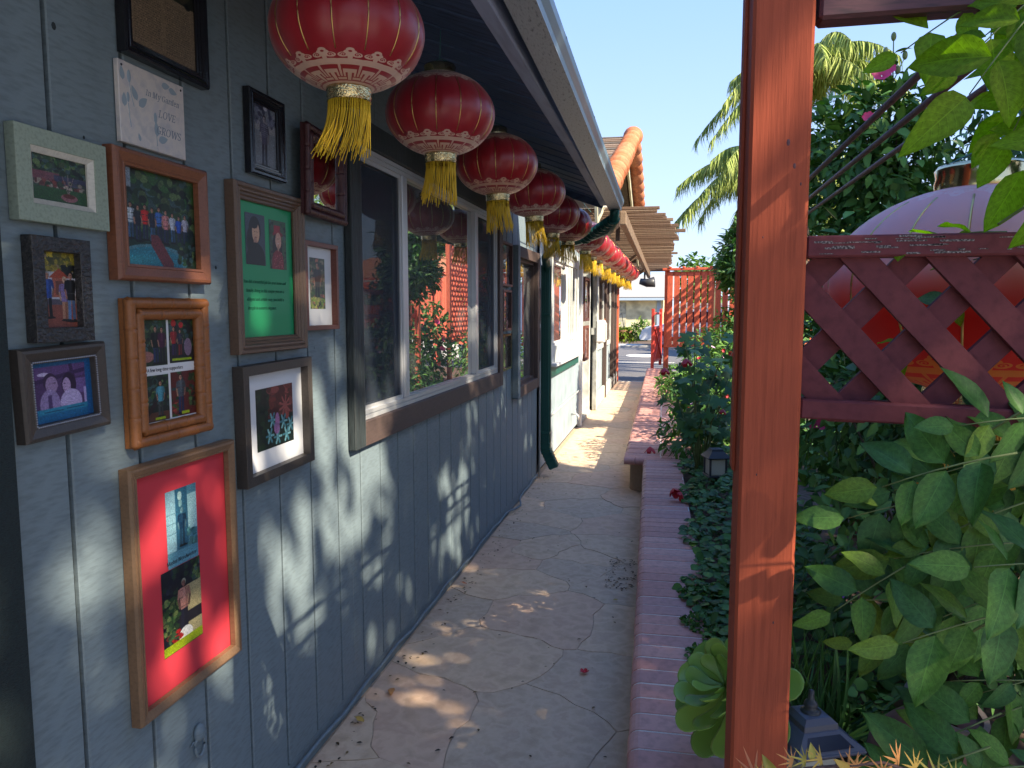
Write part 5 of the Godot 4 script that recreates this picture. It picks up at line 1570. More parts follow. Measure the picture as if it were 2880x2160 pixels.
# ---------------------------------------------------------------- pergola by the camera
func build_pergola() -> void:
	var g := thing("pergola", "red-brown pergola post with top beam and diagonal lattice screen at right", "pergola", Vector3(0.154, 0, -1.3))
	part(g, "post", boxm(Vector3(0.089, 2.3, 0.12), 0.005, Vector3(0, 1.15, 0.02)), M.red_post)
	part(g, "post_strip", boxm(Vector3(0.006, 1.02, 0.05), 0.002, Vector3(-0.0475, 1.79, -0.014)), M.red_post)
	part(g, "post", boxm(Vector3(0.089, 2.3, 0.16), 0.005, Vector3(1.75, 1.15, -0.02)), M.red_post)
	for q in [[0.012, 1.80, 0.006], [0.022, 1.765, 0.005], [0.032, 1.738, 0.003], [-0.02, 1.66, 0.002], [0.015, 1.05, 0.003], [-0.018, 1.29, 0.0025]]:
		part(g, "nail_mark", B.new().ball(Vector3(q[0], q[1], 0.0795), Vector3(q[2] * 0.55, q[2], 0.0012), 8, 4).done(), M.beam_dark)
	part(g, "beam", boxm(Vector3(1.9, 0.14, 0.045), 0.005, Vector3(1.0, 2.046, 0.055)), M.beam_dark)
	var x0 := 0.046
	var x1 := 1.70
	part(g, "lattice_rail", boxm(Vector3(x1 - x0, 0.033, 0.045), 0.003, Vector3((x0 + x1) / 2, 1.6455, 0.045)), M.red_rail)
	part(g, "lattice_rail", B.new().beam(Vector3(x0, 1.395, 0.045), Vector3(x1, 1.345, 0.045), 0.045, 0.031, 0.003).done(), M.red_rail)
	for k in 34:
		var l := rf(0.006, 0.05)
		part(g, "paint_chip", boxm(Vector3(l, rf(0.0012, 0.003), 0.0008), 0.0, Vector3(rf(x0 + 0.02, 0.5), 1.6455 + rf(-0.013, 0.014), 0.0678)), M.paint_chip)
	# diagonal slats in two layers, trimmed at the rails
	var ya := 1.630
	var yc := 1.405
	for lay in 2:
		var s := -1.0 if lay == 0 else 1.0
		var pitch := 0.121
		var x := x0 - 0.34 + (0.055 if lay == 0 else 0.02)
		while x < x1 + 0.3:
			# centre line: at the top x, running down to x + 0.9 * height * side
			var top := Vector2(x, ya)
			var run := 0.92 * (ya - yc) * (1.0 if lay == 0 else -1.0)
			var dir := Vector2(run, yc - ya).normalized()
			var nrm := Vector2(-dir.y, dir.x) * 0.0205
			var a := top - dir * 0.06
			var c := Vector2(x + run, yc) + dir * 0.06
			var poly := PackedVector2Array([a + nrm, a - nrm, c - nrm, c + nrm])
			var lim := PackedVector2Array([Vector2(x0, 1.375), Vector2(x1, 1.345), Vector2(x1, ya), Vector2(x0, ya)])
			var got := Geometry2D.intersect_polygons(poly, lim)
			if got.size():
				var q: PackedVector2Array = got[0]
				if Geometry2D.is_polygon_clockwise(q): q.reverse()
				if q.size() >= 3:
					var b := B.new().prism(q, 0.040 if lay == 0 else 0.022, 0.052 if lay == 0 else 0.034)
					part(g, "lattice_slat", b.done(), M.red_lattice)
			x += pitch
	# thin brown rods laid over the beam, running away from the camera
	var lab := ["leftmost of three thin brown rods under the sky at upper right", "middle of three thin brown rods at upper right", "rightmost of three thin brown rods, half hidden by vine leaves"]
	for i in 3:
		var q: Array = [[0.487, 2.029, 0.0085], [0.592, 2.045, 0.009], [0.70, 2.06, 0.009]][i]
		single("rod", lab[i], "rod", B.new().smooth().tube([Vector3(0, 0, 0.3), Vector3(0.002, 0.004, -1.5), Vector3(0, 0, -3.4)], q[2], q[2] * 0.9, 8).done(), M.rust_rod, Vector3(q[0], q[1], -1.35), "thin brown rods over the planter")


# ---------------------------------------------------------------- things on and by the wall
func build_wall_bits() -> void:
	var pts := []
	for i in 60:
		var u := 1.62 + i * 0.0845
		pts.append(Vector3(WX + 0.014 + (0.05 * exp(-pow((u - 5.6) / 0.12, 2))), 0.052 + 0.006 * sin(u * 7.0) + 0.005 * sin(u * 17.0) - 0.03 * exp(-pow((u - 5.6) / 0.2, 2)), -u))
	single("wall_cable", "painted grey cable running along the foot of the house wall", "cable", B.new().smooth().tube(pts, 0.0075, 0.0075, 7).done(), M.wall)
	var f := thing("wall_hook", "small wall fitting with hanging oval ring painted over in wall colour", "hook", Vector3(WX + 0.002, 0.442, -1.637), "", PI / 2)
	part(f, "knob", B.new().smooth().ball(Vector3(0, 0.016, 0.006), Vector3(0.019, 0.024, 0.012), 14, 8).done(), M.wall)
	var rp := []
	for k in 21: rp.append(Vector3(0.019 * sin(TAU * k / 20), -0.018 + 0.03 * cos(TAU * k / 20), 0.006))
	part(f, "ring", B.new().smooth().tube(rp, 0.0042, 0.0042, 6).done(), M.wall)
	part(f, "stay", B.new().tube([Vector3(-0.02, 0.0, 0.003), Vector3(-0.034, -0.006, 0.003)], 0.003, 0.002, 5).done(), M.wall)
	single("conduit", "thin pale conduit pipe running up the wall just before the downspout", "pipe", B.new().smooth().tube([Vector3(WX + 0.02, 0.02, -6.695), Vector3(WX + 0.02, 1.6, -6.695), Vector3(WX + 0.02, 2.5, -6.695)], 0.009, 0.009, 8).done(), M.pipe_pale)
	single("wall_pipe", "thin horizontal pale pipe across the sunlit wall below the white window", "pipe", B.new().smooth().tube([Vector3(WX + 0.02, 0.49, -6.9), Vector3(WX + 0.02, 0.50, -9.8)], 0.012, 0.012, 8).done(), M.pale_paint)
	var t := thing("water_tap", "small brass garden tap low on the sunlit wall", "tap", Vector3(WX + 0.002, 0.27, -9.05), "", PI / 2)
	part(t, "spout", B.new().smooth().tube([Vector3(0, 0, 0), Vector3(0, 0.01, 0.06), Vector3(0, -0.02, 0.09), Vector3(0, -0.06, 0.092)], 0.013, 0.011, 8).done(), M.aluminium)
	part(t, "handle", B.new().smooth().tube([Vector3(-0.025, 0.045, 0.05), Vector3(0.025, 0.045, 0.05)], 0.006, 0.006, 6).tube([Vector3(0, 0.01, 0.05), Vector3(0, 0.045, 0.05)], 0.005, 0.005, 6).done(), M.aluminium)
	var w := thing("wall_lamp", "white box wall lamp beside the far door frame", "lamp", Vector3(WX + 0.07, 1.22, -11.35), "", PI / 2)
	part(w, "case", boxm(Vector3(0.14, 0.34, 0.14), 0.02, Vector3(0, 0, 0.07)), M.white_paint)
	part(w, "cover", boxm(Vector3(0.10, 0.26, 0.02), 0.008, Vector3(0, 0, 0.15)), M.frosted_glass)
	part(w, "back_plate", boxm(Vector3(0.1, 0.1, 0.07), 0.0, Vector3(0, 0, -0.034)), M.pale_paint)
	var fp := thing("fern_basket", "bright hanging fern at the far corner of the house", "fern", Vector3(-1.02, 1.05, -16.6))
	var xs := []
	var cs := []
	for i in 420:
		var a := rf(0, TAU)
		var l := rf(0.1, 0.42)
		var p := Vector3(cos(a) * l * 0.55, 0.12 - l * l * 1.6, sin(a) * l * 0.55)
		xs.append(lx(p, Vector3(cos(a), -l * 2.2, sin(a)) + rdir() * 0.7, Vector3(cos(a), 1, sin(a)), rf(0.07, 0.14)))
		cs.append(tone([Color(0.16, 0.26, 0.03), Color(0.28, 0.36, 0.05), Color(0.10, 0.18, 0.03)]))
	many(fp, "fronds", L.lance, M.leaf_thin, xs, cs)
	part(fp, "basket", B.new().smooth().lathe([Vector2(0.05, -0.16), Vector2(0.15, -0.1), Vector2(0.18, 0.04), Vector2(0.17, 0.05)], 16).done(), M.clay_old)
	part(fp, "bracket", B.new().tube([Vector3(-0.2, 0.3, 0.1), Vector3(-0.05, 0.42, 0.05), Vector3(0, 0.05, 0)], 0.008, 0.008, 6).done(), M.lamp_metal)


# ---------------------------------------------------------------- small things in the planter
func build_planter_bits() -> void:
	# low garden light
	var o := thing("garden_light", "small black-framed garden light with pale panes among the ground cover", "lamp", Vector3(0.31, 0.27, -5.2), "", 0.3)
	part(o, "stake", boxm(Vector3(0.03, 0.16, 0.03), 0.002, Vector3(0, 0.08, 0)), M.lamp_metal)
	part(o, "base", boxm(Vector3(0.13, 0.015, 0.13), 0.003, Vector3(0, 0.155, 0)), M.lamp_metal)
	part(o, "glass", boxm(Vector3(0.105, 0.11, 0.105), 0.004, Vector3(0, 0.218, 0)), M.frosted_glass)
	for sx in [-1, 1]:
		for sz in [-1, 1]: part(o, "corner_bar", boxm(Vector3(0.013, 0.115, 0.013), 0.002, Vector3(sx * 0.055, 0.22, sz * 0.055)), M.lamp_metal)
	var b := B.new()
	b.lathe([Vector2(0.02, 0.276), Vector2(0.105, 0.277), Vector2(0.11, 0.285), Vector2(0.06, 0.325), Vector2(0.05, 0.34), Vector2(0.0, 0.345)], 4)
	var rf_ := part(o, "roof", b.done(), M.lamp_metal)
	rf_.rotation.y = PI / 4
	# solar lamp with a stepped square roof
	o = thing("solar_lamp", "weathered grey square lamp top with stepped roof and finial, beside the post foot", "lamp", Vector3(0.365, 0.315, -1.93), "", 0.42)
	o.scale = Vector3.ONE * 0.86
	b = B.new()
	b.T = Transform3D(Basis(Vector3.UP, PI / 4), Vector3.ZERO)
	b.lathe([Vector2(0.05, 0.175), Vector2(0.152, 0.172), Vector2(0.156, 0.178), Vector2(0.15, 0.186), Vector2(0.085, 0.222), Vector2(0.078, 0.224), Vector2(0.076, 0.24), Vector2(0.055, 0.254), Vector2(0.02, 0.258)], 4)
	part(o, "roof", b.done(), M.lamp_metal_worn)
	b = B.new()
	b.T.origin = Vector3(0, 0.254, 0)
	b.smooth().lathe([Vector2(0.028, 0.0), Vector2(0.03, 0.004), Vector2(0.022, 0.009), Vector2(0.016, 0.014), Vector2(0.021, 0.022), Vector2(0.017, 0.032), Vector2(0.011, 0.036), Vector2(0.009, 0.046), Vector2(0.008, 0.066), Vector2(0.0, 0.07)], 16)
	part(o, "finial", b.done(), M.lamp_metal)
	for k in 4:
		var q := Node3D.new()
		q.name = "roof_face"
		o.add_child(q, true)
		q.rotation.y = k * PI / 2
		var c := B.new()
		c.quad(Vector3(-0.075, 0.1925, 0.1015), Vector3(0.075, 0.1925, 0.1015), Vector3(0.052, 0.2165, 0.0675), Vector3(-0.052, 0.2165, 0.0675))
		part(q, "solar_cell", c.done(), M.solar_cell if k % 2 == 0 else M.lamp_metal_worn)
		part(q, "rim_bead", boxm(Vector3(0.205, 0.007, 0.007), 0.002, Vector3(0, 0.181, 0.109)), M.lamp_metal_worn)
	part(o, "glass", boxm(Vector3(0.11, 0.14, 0.11), 0.006, Vector3(0, 0.102, 0)), M.frosted_glass)
	part(o, "base", boxm(Vector3(0.15, 0.035, 0.15), 0.006, Vector3(0, 0.0176, 0)), M.lamp_metal)
	# broken clay pots under the vine
	o = thing("broken_pot", "broken brown clay pot leaning under the vine leaves at lower right", "pot", Vector3(0.60, 0.26, -2.02))
	o.rotation = Vector3(0.25, 0.4, -0.22)
	part(o, "pot_wall", B.new().smooth().lathe([Vector2(0.07, 0.0), Vector2(0.11, 0.06), Vector2(0.125, 0.16), Vector2(0.10, 0.22), Vector2(0.075, 0.26), Vector2(0.09, 0.30), Vector2(0.082, 0.30), Vector2(0.065, 0.26)], 24).done(), M.clay_old)
	part(o, "pot_neck", B.new().smooth().lathe([Vector2(0.09, 0.296), Vector2(0.1, 0.31), Vector2(0.098, 0.325), Vector2(0.085, 0.32)], 24).done(), M.clay_grey)
	o = thing("clay_shard", "grey curved clay shard standing beside the broken pot", "shard", Vector3(0.475, 0.255, -1.98))
	o.rotation = Vector3(0.1, 0.2, 0.08)
	b = B.new().smooth()
	for k in 6:
		var a := lerpf(2.4, 4.6, k / 6.0)
		var c := lerpf(2.4, 4.6, (k + 1) / 6.0)
		for s in [0.0, 0.012]:
			var r = 0.075 + (s if s > 0 else 0.0)
			b.quad(Vector3(cos(a) * r, 0, sin(a) * r), Vector3(cos(c) * r, 0, sin(c) * r), Vector3(cos(c) * r, 0.15 + 0.02 * sin(k * 2.2), sin(c) * r), Vector3(cos(a) * r, 0.15 + 0.02 * sin((k - 1) * 2.2), sin(a) * r))
	part(o, "shard_wall", b.done(), M.clay_grey)
	o = thing("red_pot", "small glazed red pot, only its rim showing under the vine", "pot", Vector3(0.445, 0.255, -1.84))
	part(o, "pot_body", B.new().smooth().lathe([Vector2(0.04, 0.0), Vector2(0.055, 0.07), Vector2(0.06, 0.10)], 24).done(), M.red_glaze)
	part(o, "pot_rim", B.new().smooth().lathe([Vector2(0.06, 0.095), Vector2(0.068, 0.105), Vector2(0.066, 0.116), Vector2(0.056, 0.114), Vector2(0.05, 0.04)], 24).done(), M.red_glaze)
	# stepping brick at the foot
	o = single("loose_brick", "loose worn brick lying on the soil below the vine", "brick", boxm(Vector3(0.2, 0.06, 0.1), 0.005, Vector3(0, 0.03, 0)), M.brick1, Vector3(0.62, 0.33, -1.86), "", 1.2)
	# succulent rosette
	o = thing("succulent", "large glossy green rosette succulent leaning over the brick cap", "succulent", Vector3(0.225, 0.27, -2.02))
	var lm := spoon_mesh()
	var centre := Vector3(-0.055, 0.27, 0.03)
	var axis := Vector3(-0.52, 0.62, 0.42).normalized()
	var ax := axis.cross(Vector3.UP).normalized()
	var ay := ax.cross(axis)
	part(o, "stalk", B.new().smooth().tube([Vector3(0.02, -0.02, -0.02), Vector3(0.01, 0.1, -0.02), centre - axis * 0.03], 0.022, 0.018, 8).done(), M.stem)
	mat("succulent_a", lin(0.21, 0.36, 0.05), 0.32)
	mat("succulent_b", lin(0.27, 0.42, 0.07), 0.3)
	mat("succulent_c", lin(0.16, 0.29, 0.045), 0.35)
	for i in 34:
		var t := i / 33.0
		var a := i * 2.39996
		var out := ax * cos(a) + ay * sin(a)
		var lift := lerpf(0.15, 1.9, pow(t, 1.5))
		var d := (out + axis * (lift - 0.28)).normalized()
		var l := lerpf(0.185, 0.065, pow(t, 1.3)) * rf(0.92, 1.06)
		var q := part(o, "leaf", lm, M[["succulent_a", "succulent_b", "succulent_c"][i % 3]])
		q.transform = lx(centre + axis * (t * 0.05 - 0.02) + out * 0.012, d, axis + rdir() * 0.15, l)
	# orange maple twig in front
	o = thing("maple_twig", "dry orange maple twig with curled lobed leaves along the bottom edge", "twig", Vector3(0.36, 0.878, -1.08))
	var tp := [Vector3(0.16, -0.05, 0.02), Vector3(0.06, 0.015, 0.0), Vector3(-0.06, 0.045, 0.01), Vector3(-0.16, 0.03, 0.02), Vector3(-0.25, -0.005, 0.02)]
	part(o, "twig", B.new().smooth().tube(tp, 0.0035, 0.0015, 6).done(), M.rust_rod)
	for k in 4:
		var c: Color = [lin(0.60, 0.27, 0.08), lin(0.52, 0.33, 0.06), lin(0.44, 0.36, 0.06), lin(0.55, 0.2, 0.08)][k]
		var m := mat("dry_leaf%d" % k, c, 0.7)
		m.vertex_color_use_as_albedo = true
		m.backlight_enabled = true
		m.backlight = Color(0.4, 0.18, 0.04)
	for i in 26:
		var t := i / 25.0 * 4.0
		var k := mini(int(t), 3)
		var p: Vector3 = (tp[k] as Vector3).lerp(tp[k + 1], t - k) + rdir() * 0.012
		var q := part(o, "leaf", L.twig_leaf if i % 3 else L.ovate_curl, M["dry_leaf%d" % (R.randi() % 4)])
		q.transform = lx(p, Vector3(rf(-0.8, 0.5), rf(-0.2, 1.2), rf(-0.3, 0.7)), Vector3(rf(-0.6, 0.6), 0.5, 1.0), rf(0.03, 0.052) * (1.0 if i % 3 else 0.7))

func spoon_mesh() -> ArrayMesh:
	# a thick spoon-shaped leaf of length 1 along +y
	var b := B.new().smooth()
	var ts := [0.0, 0.16, 0.32, 0.48, 0.62, 0.74, 0.84, 0.92, 0.975, 1.0]
	var rows := 9
	var n := 10
	var rings := []
	for i in rows + 1:
		var t: float = ts[i]
		var w := 0.065 + 0.20 * pow(smoothstep(0.1, 0.8, t), 1.2)
		w *= sqrt(maxf(0.0, 1.0 - pow(maxf(0.0, (t - 0.74) / 0.262), 2.0)))
		var th := 0.05 * (1.0 - 0.55 * t) * (0.25 if i == rows else 1.0)
		var ring := []
		for k in n:
			var a := TAU * k / n
			ring.append(Vector3(cos(a) * w, t, sin(a) * th + 0.35 * cos(a) * cos(a) * w * 0.8 - 0.16 * sin(t * 2.6)))
		rings.append(ring)
	for i in rows:
		for k in n:
			var k2 := (k + 1) % n
			b.quad(rings[i][k2], rings[i][k], rings[i + 1][k], rings[i + 1][k2])
	for k in range(1, n - 1): b.tri(rings[rows][0], rings[rows][k], rings[rows][k + 1])
	return b.done()


# ---------------------------------------------------------------- the vine on the pergola
func pinnate(o: Node3D, base: Vector3, dir: Vector3, nrm: Vector3, len: float, pairs: int, ll: float, mats: Array, brown: float) -> void:
	var pts := []
	var y := dir.normalized()
	var x := y.cross(nrm).normalized()
	var n := x.cross(y)
	for k in 6:
		var t := k / 5.0
		pts.append(base + y * len * t - n * 0.10 * len * t * t + Vector3.DOWN * 0.10 * len * t * t)
	part(o, "leaf_stalk", B.new().smooth().tube(pts, 0.0016, 0.0009, 5).done(), M.green_stem)
	for k in pairs + 1:
		var t := 0.25 + 0.75 * k / pairs
		var i := mini(int(t * 5), 4)
		var p: Vector3 = (pts[i] as Vector3).lerp(pts[i + 1], t * 5 - i)
		for s in ([-1.0, 1.0] if k < pairs else [0.0]):
			var d: Vector3 = x * s * rf(0.8, 1.05) + y * (0.5 if s != 0.0 else 1.0) + rdir() * 0.18 - n * rf(-0.1, 0.25)
			var nn = n + rdir() * 0.5 + x * s * 0.15
			var m: Mesh = L.ovate_brown if R.randf() < brown else [L.ovate, L.ovate_wavy, L.ovate_flat, L.ovate_curl, L.ovate_wavy][R.randi() % 5]
			var q := part(o, "leaf", m, mats[R.randi() % mats.size()])
			q.transform = lx(p + d.normalized() * 0.006, d, nn, ll * rf(0.62, 1.22))

func leaf_tones(n: String, cs: Array, back: Color, rough: float) -> Array:
	var out := []
	for i in cs.size():
		var c: Color = cs[i]
		var m := mat("%s_%d" % [n, i], lin(c.r, c.g, c.b), rough, 0.0, 0.35)
		m.vertex_color_use_as_albedo = true
		if n != "maple_leaf": m.albedo_texture = L.veins
		m.backlight_enabled = true
		m.backlight = back
		out.append(m)
	return out

func build_wisteria() -> void:
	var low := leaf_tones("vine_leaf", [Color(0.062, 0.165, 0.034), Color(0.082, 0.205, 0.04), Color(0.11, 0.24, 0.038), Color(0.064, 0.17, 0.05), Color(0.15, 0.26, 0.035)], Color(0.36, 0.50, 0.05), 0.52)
	var high := leaf_tones("vine_leaf_backlit", [Color(0.36, 0.54, 0.07), Color(0.42, 0.60, 0.08), Color(0.38, 0.57, 0.06), Color(0.30, 0.48, 0.07)], Color(1.0, 1.2, 0.18), 0.5)  # same vine; light shining through the leaves is put into these brighter greens
	var o := thing("wisteria", "leafy wisteria vine with big pinnate leaves covering the right edge and lattice", "vine", Vector3(0.95, 0.26, -1.5))
	var off := -o.position
	# trunk behind the edge of view, rising to the beam
	part(o, "trunk", B.new().smooth().tube([Vector3(0, 0, 0), Vector3(0.03, 0.5, 0.05), Vector3(-0.04, 1.0, 0.1), Vector3(0.02, 1.5, 0.12), Vector3(-0.08, 1.84, 0.2), Vector3(-0.32, 1.90, 0.24)], 0.035, 0.014, 8).done(), M.stem)
	for k in 5:
		var yy := 0.25 + k * 0.3
		part(o, "branch", B.new().smooth().tube([Vector3(0.0, yy, 0.08), Vector3(-0.16, yy + 0.10, 0.2), Vector3(-0.34, yy + 0.07, 0.28), Vector3(-0.5, yy - 0.04, 0.3)], 0.006, 0.002, 6).done(), M.green_stem)
	# lower sprays: rows from the lattice down to the pots
	var rows := [[-0.155, 0.36], [-0.185, 0.31], [-0.22, 0.275], [-0.265, 0.245], [-0.325, 0.225], [-0.39, 0.24], [-0.45, 0.265], [-0.52, 0.285], [-0.59, 0.295]]
	for r in rows.size():
		for k in 3:
			var zz := rf(1.06, 1.42)
			var lo: float = rows[r][1]
			var xx := (lo + 0.075 + k * (0.46 - lo) / 3.0 + rf(-0.015, 0.02)) * zz
			var yy = 1.55 + (rows[r][0] + rf(-0.02, 0.02)) * zz
			if k == 2 and r % 2 or k == 1 and r > 4 and r % 2 == 0: continue
			pinnate(o, Vector3(xx + 0.05, yy + 0.03, -zz) + off, Vector3(-1.0, rf(-0.55, 0.15), rf(-0.1, 0.35)), Vector3(rf(-0.25, 0.15), 0.45, 1.0), rf(0.15, 0.19), 3, rf(0.072, 0.088), low, 0.22 + r * 0.05)
	for q in [[0.52, 1.12, 1.30], [0.56, 0.98, 1.25], [0.50, 0.86, 1.22], [0.58, 1.22, 1.36], [0.60, 1.05, 1.42]]:
		pinnate(o, Vector3(q[0] + 0.06, q[1], -q[2]) + off, Vector3(-1.0, rf(-0.6, 0.1), rf(-0.1, 0.3)), Vector3(rf(-0.25, 0.15), 0.45, 1.0), 0.17, 3, rf(0.072, 0.088), low, 0.5)
	var more := cloud([[Vector3(0.18, 0.62, 0.12), Vector3(0.42, 0.5, 0.16), 420], [Vector3(0.3, 1.72, 0.12), Vector3(0.5, 0.16, 0.16), 260], [Vector3(0.75, 1.0, 0.15), Vector3(0.3, 0.7, 0.14), 260]], 0.06, 0.095, [Color(0.056, 0.15, 0.03), Color(0.10, 0.22, 0.035), Color(0.075, 0.19, 0.035)], 0.5, 0.7)
	var xs := []
	var cs := []
	for i in more[0].size():
		if (more[0][i] as Transform3D).origin.x < -0.2: continue
		xs.append(more[0][i])
		cs.append(more[1][i])
	many(o, "foliage", L.ovate, M.leaf, xs, cs)
	# the hanging top sprays, sky light through them put into their paler tones
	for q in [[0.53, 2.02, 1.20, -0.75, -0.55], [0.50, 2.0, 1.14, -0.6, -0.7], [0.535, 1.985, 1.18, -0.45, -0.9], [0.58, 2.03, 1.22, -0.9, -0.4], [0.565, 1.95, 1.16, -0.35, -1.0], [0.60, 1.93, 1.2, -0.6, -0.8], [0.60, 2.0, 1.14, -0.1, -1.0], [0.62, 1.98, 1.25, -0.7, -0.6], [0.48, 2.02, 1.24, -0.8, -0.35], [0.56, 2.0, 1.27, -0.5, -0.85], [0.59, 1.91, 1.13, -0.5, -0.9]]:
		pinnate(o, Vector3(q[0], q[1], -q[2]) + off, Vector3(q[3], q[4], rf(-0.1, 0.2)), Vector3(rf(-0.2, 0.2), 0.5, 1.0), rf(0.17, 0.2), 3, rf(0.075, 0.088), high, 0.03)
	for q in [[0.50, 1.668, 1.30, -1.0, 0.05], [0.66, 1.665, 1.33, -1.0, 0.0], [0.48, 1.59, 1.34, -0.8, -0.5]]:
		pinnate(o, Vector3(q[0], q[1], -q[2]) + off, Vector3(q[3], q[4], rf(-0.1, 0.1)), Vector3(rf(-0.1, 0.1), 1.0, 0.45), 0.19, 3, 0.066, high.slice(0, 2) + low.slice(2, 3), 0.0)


# ---------------------------------------------------------------- bushes and ground cover
func bush(n: String, label: String, cat: String, at: Vector3, blobs: Array, mesh: Mesh, m: Material, s0: float, s1: float, pal: Array, stems: int, droop := 0.25, shell := 0.45) -> Node3D:
	var o := thing(n, label, cat, at)
	var got := cloud(blobs, s0, s1, pal, droop, shell)
	many(o, "foliage", mesh, m, got[0], got[1])
	var b := B.new().smooth()
	for i in stems:
		var q: Array = blobs[i % blobs.size()]
		var c: Vector3 = q[0] + (q[1] as Vector3) * rdir() * 0.6
		b.tube([Vector3(rf(-0.06, 0.06), -0.02, rf(-0.06, 0.06)), Vector3(c.x * 0.35, c.y * 0.5, c.z * 0.35), c], 0.018 if stems < 8 else 0.009, 0.004, 6)
	if stems: part(o, "stems", b.done(), M.stem)
	return o

func flower_mesh(petals: int, cup: float, w: float) -> ArrayMesh:
	var b := B.new().smooth()
	for k in petals:
		var a := TAU * k / petals
		var o := Vector3(cos(a), 0, sin(a))
		var t := Vector3(-sin(a), 0, cos(a))
		var p := []
		for q in [[0.08, 0.10], [0.45, 0.9], [0.8, 1.0], [1.0, 0.5]]:
			var y := cup * pow(q[0], 1.4)
			p.append([o * q[0] * 0.8 + Vector3.UP * y + t * w * q[1], o * q[0] * 0.86 + Vector3.UP * (y - 0.06), o * q[0] * 0.8 + Vector3.UP * y - t * w * q[1]])
		for i in 3:
			for j in 2: b.quad(p[i][j], p[i][j + 1], p[i + 1][j + 1], p[i + 1][j])
	return b.done()

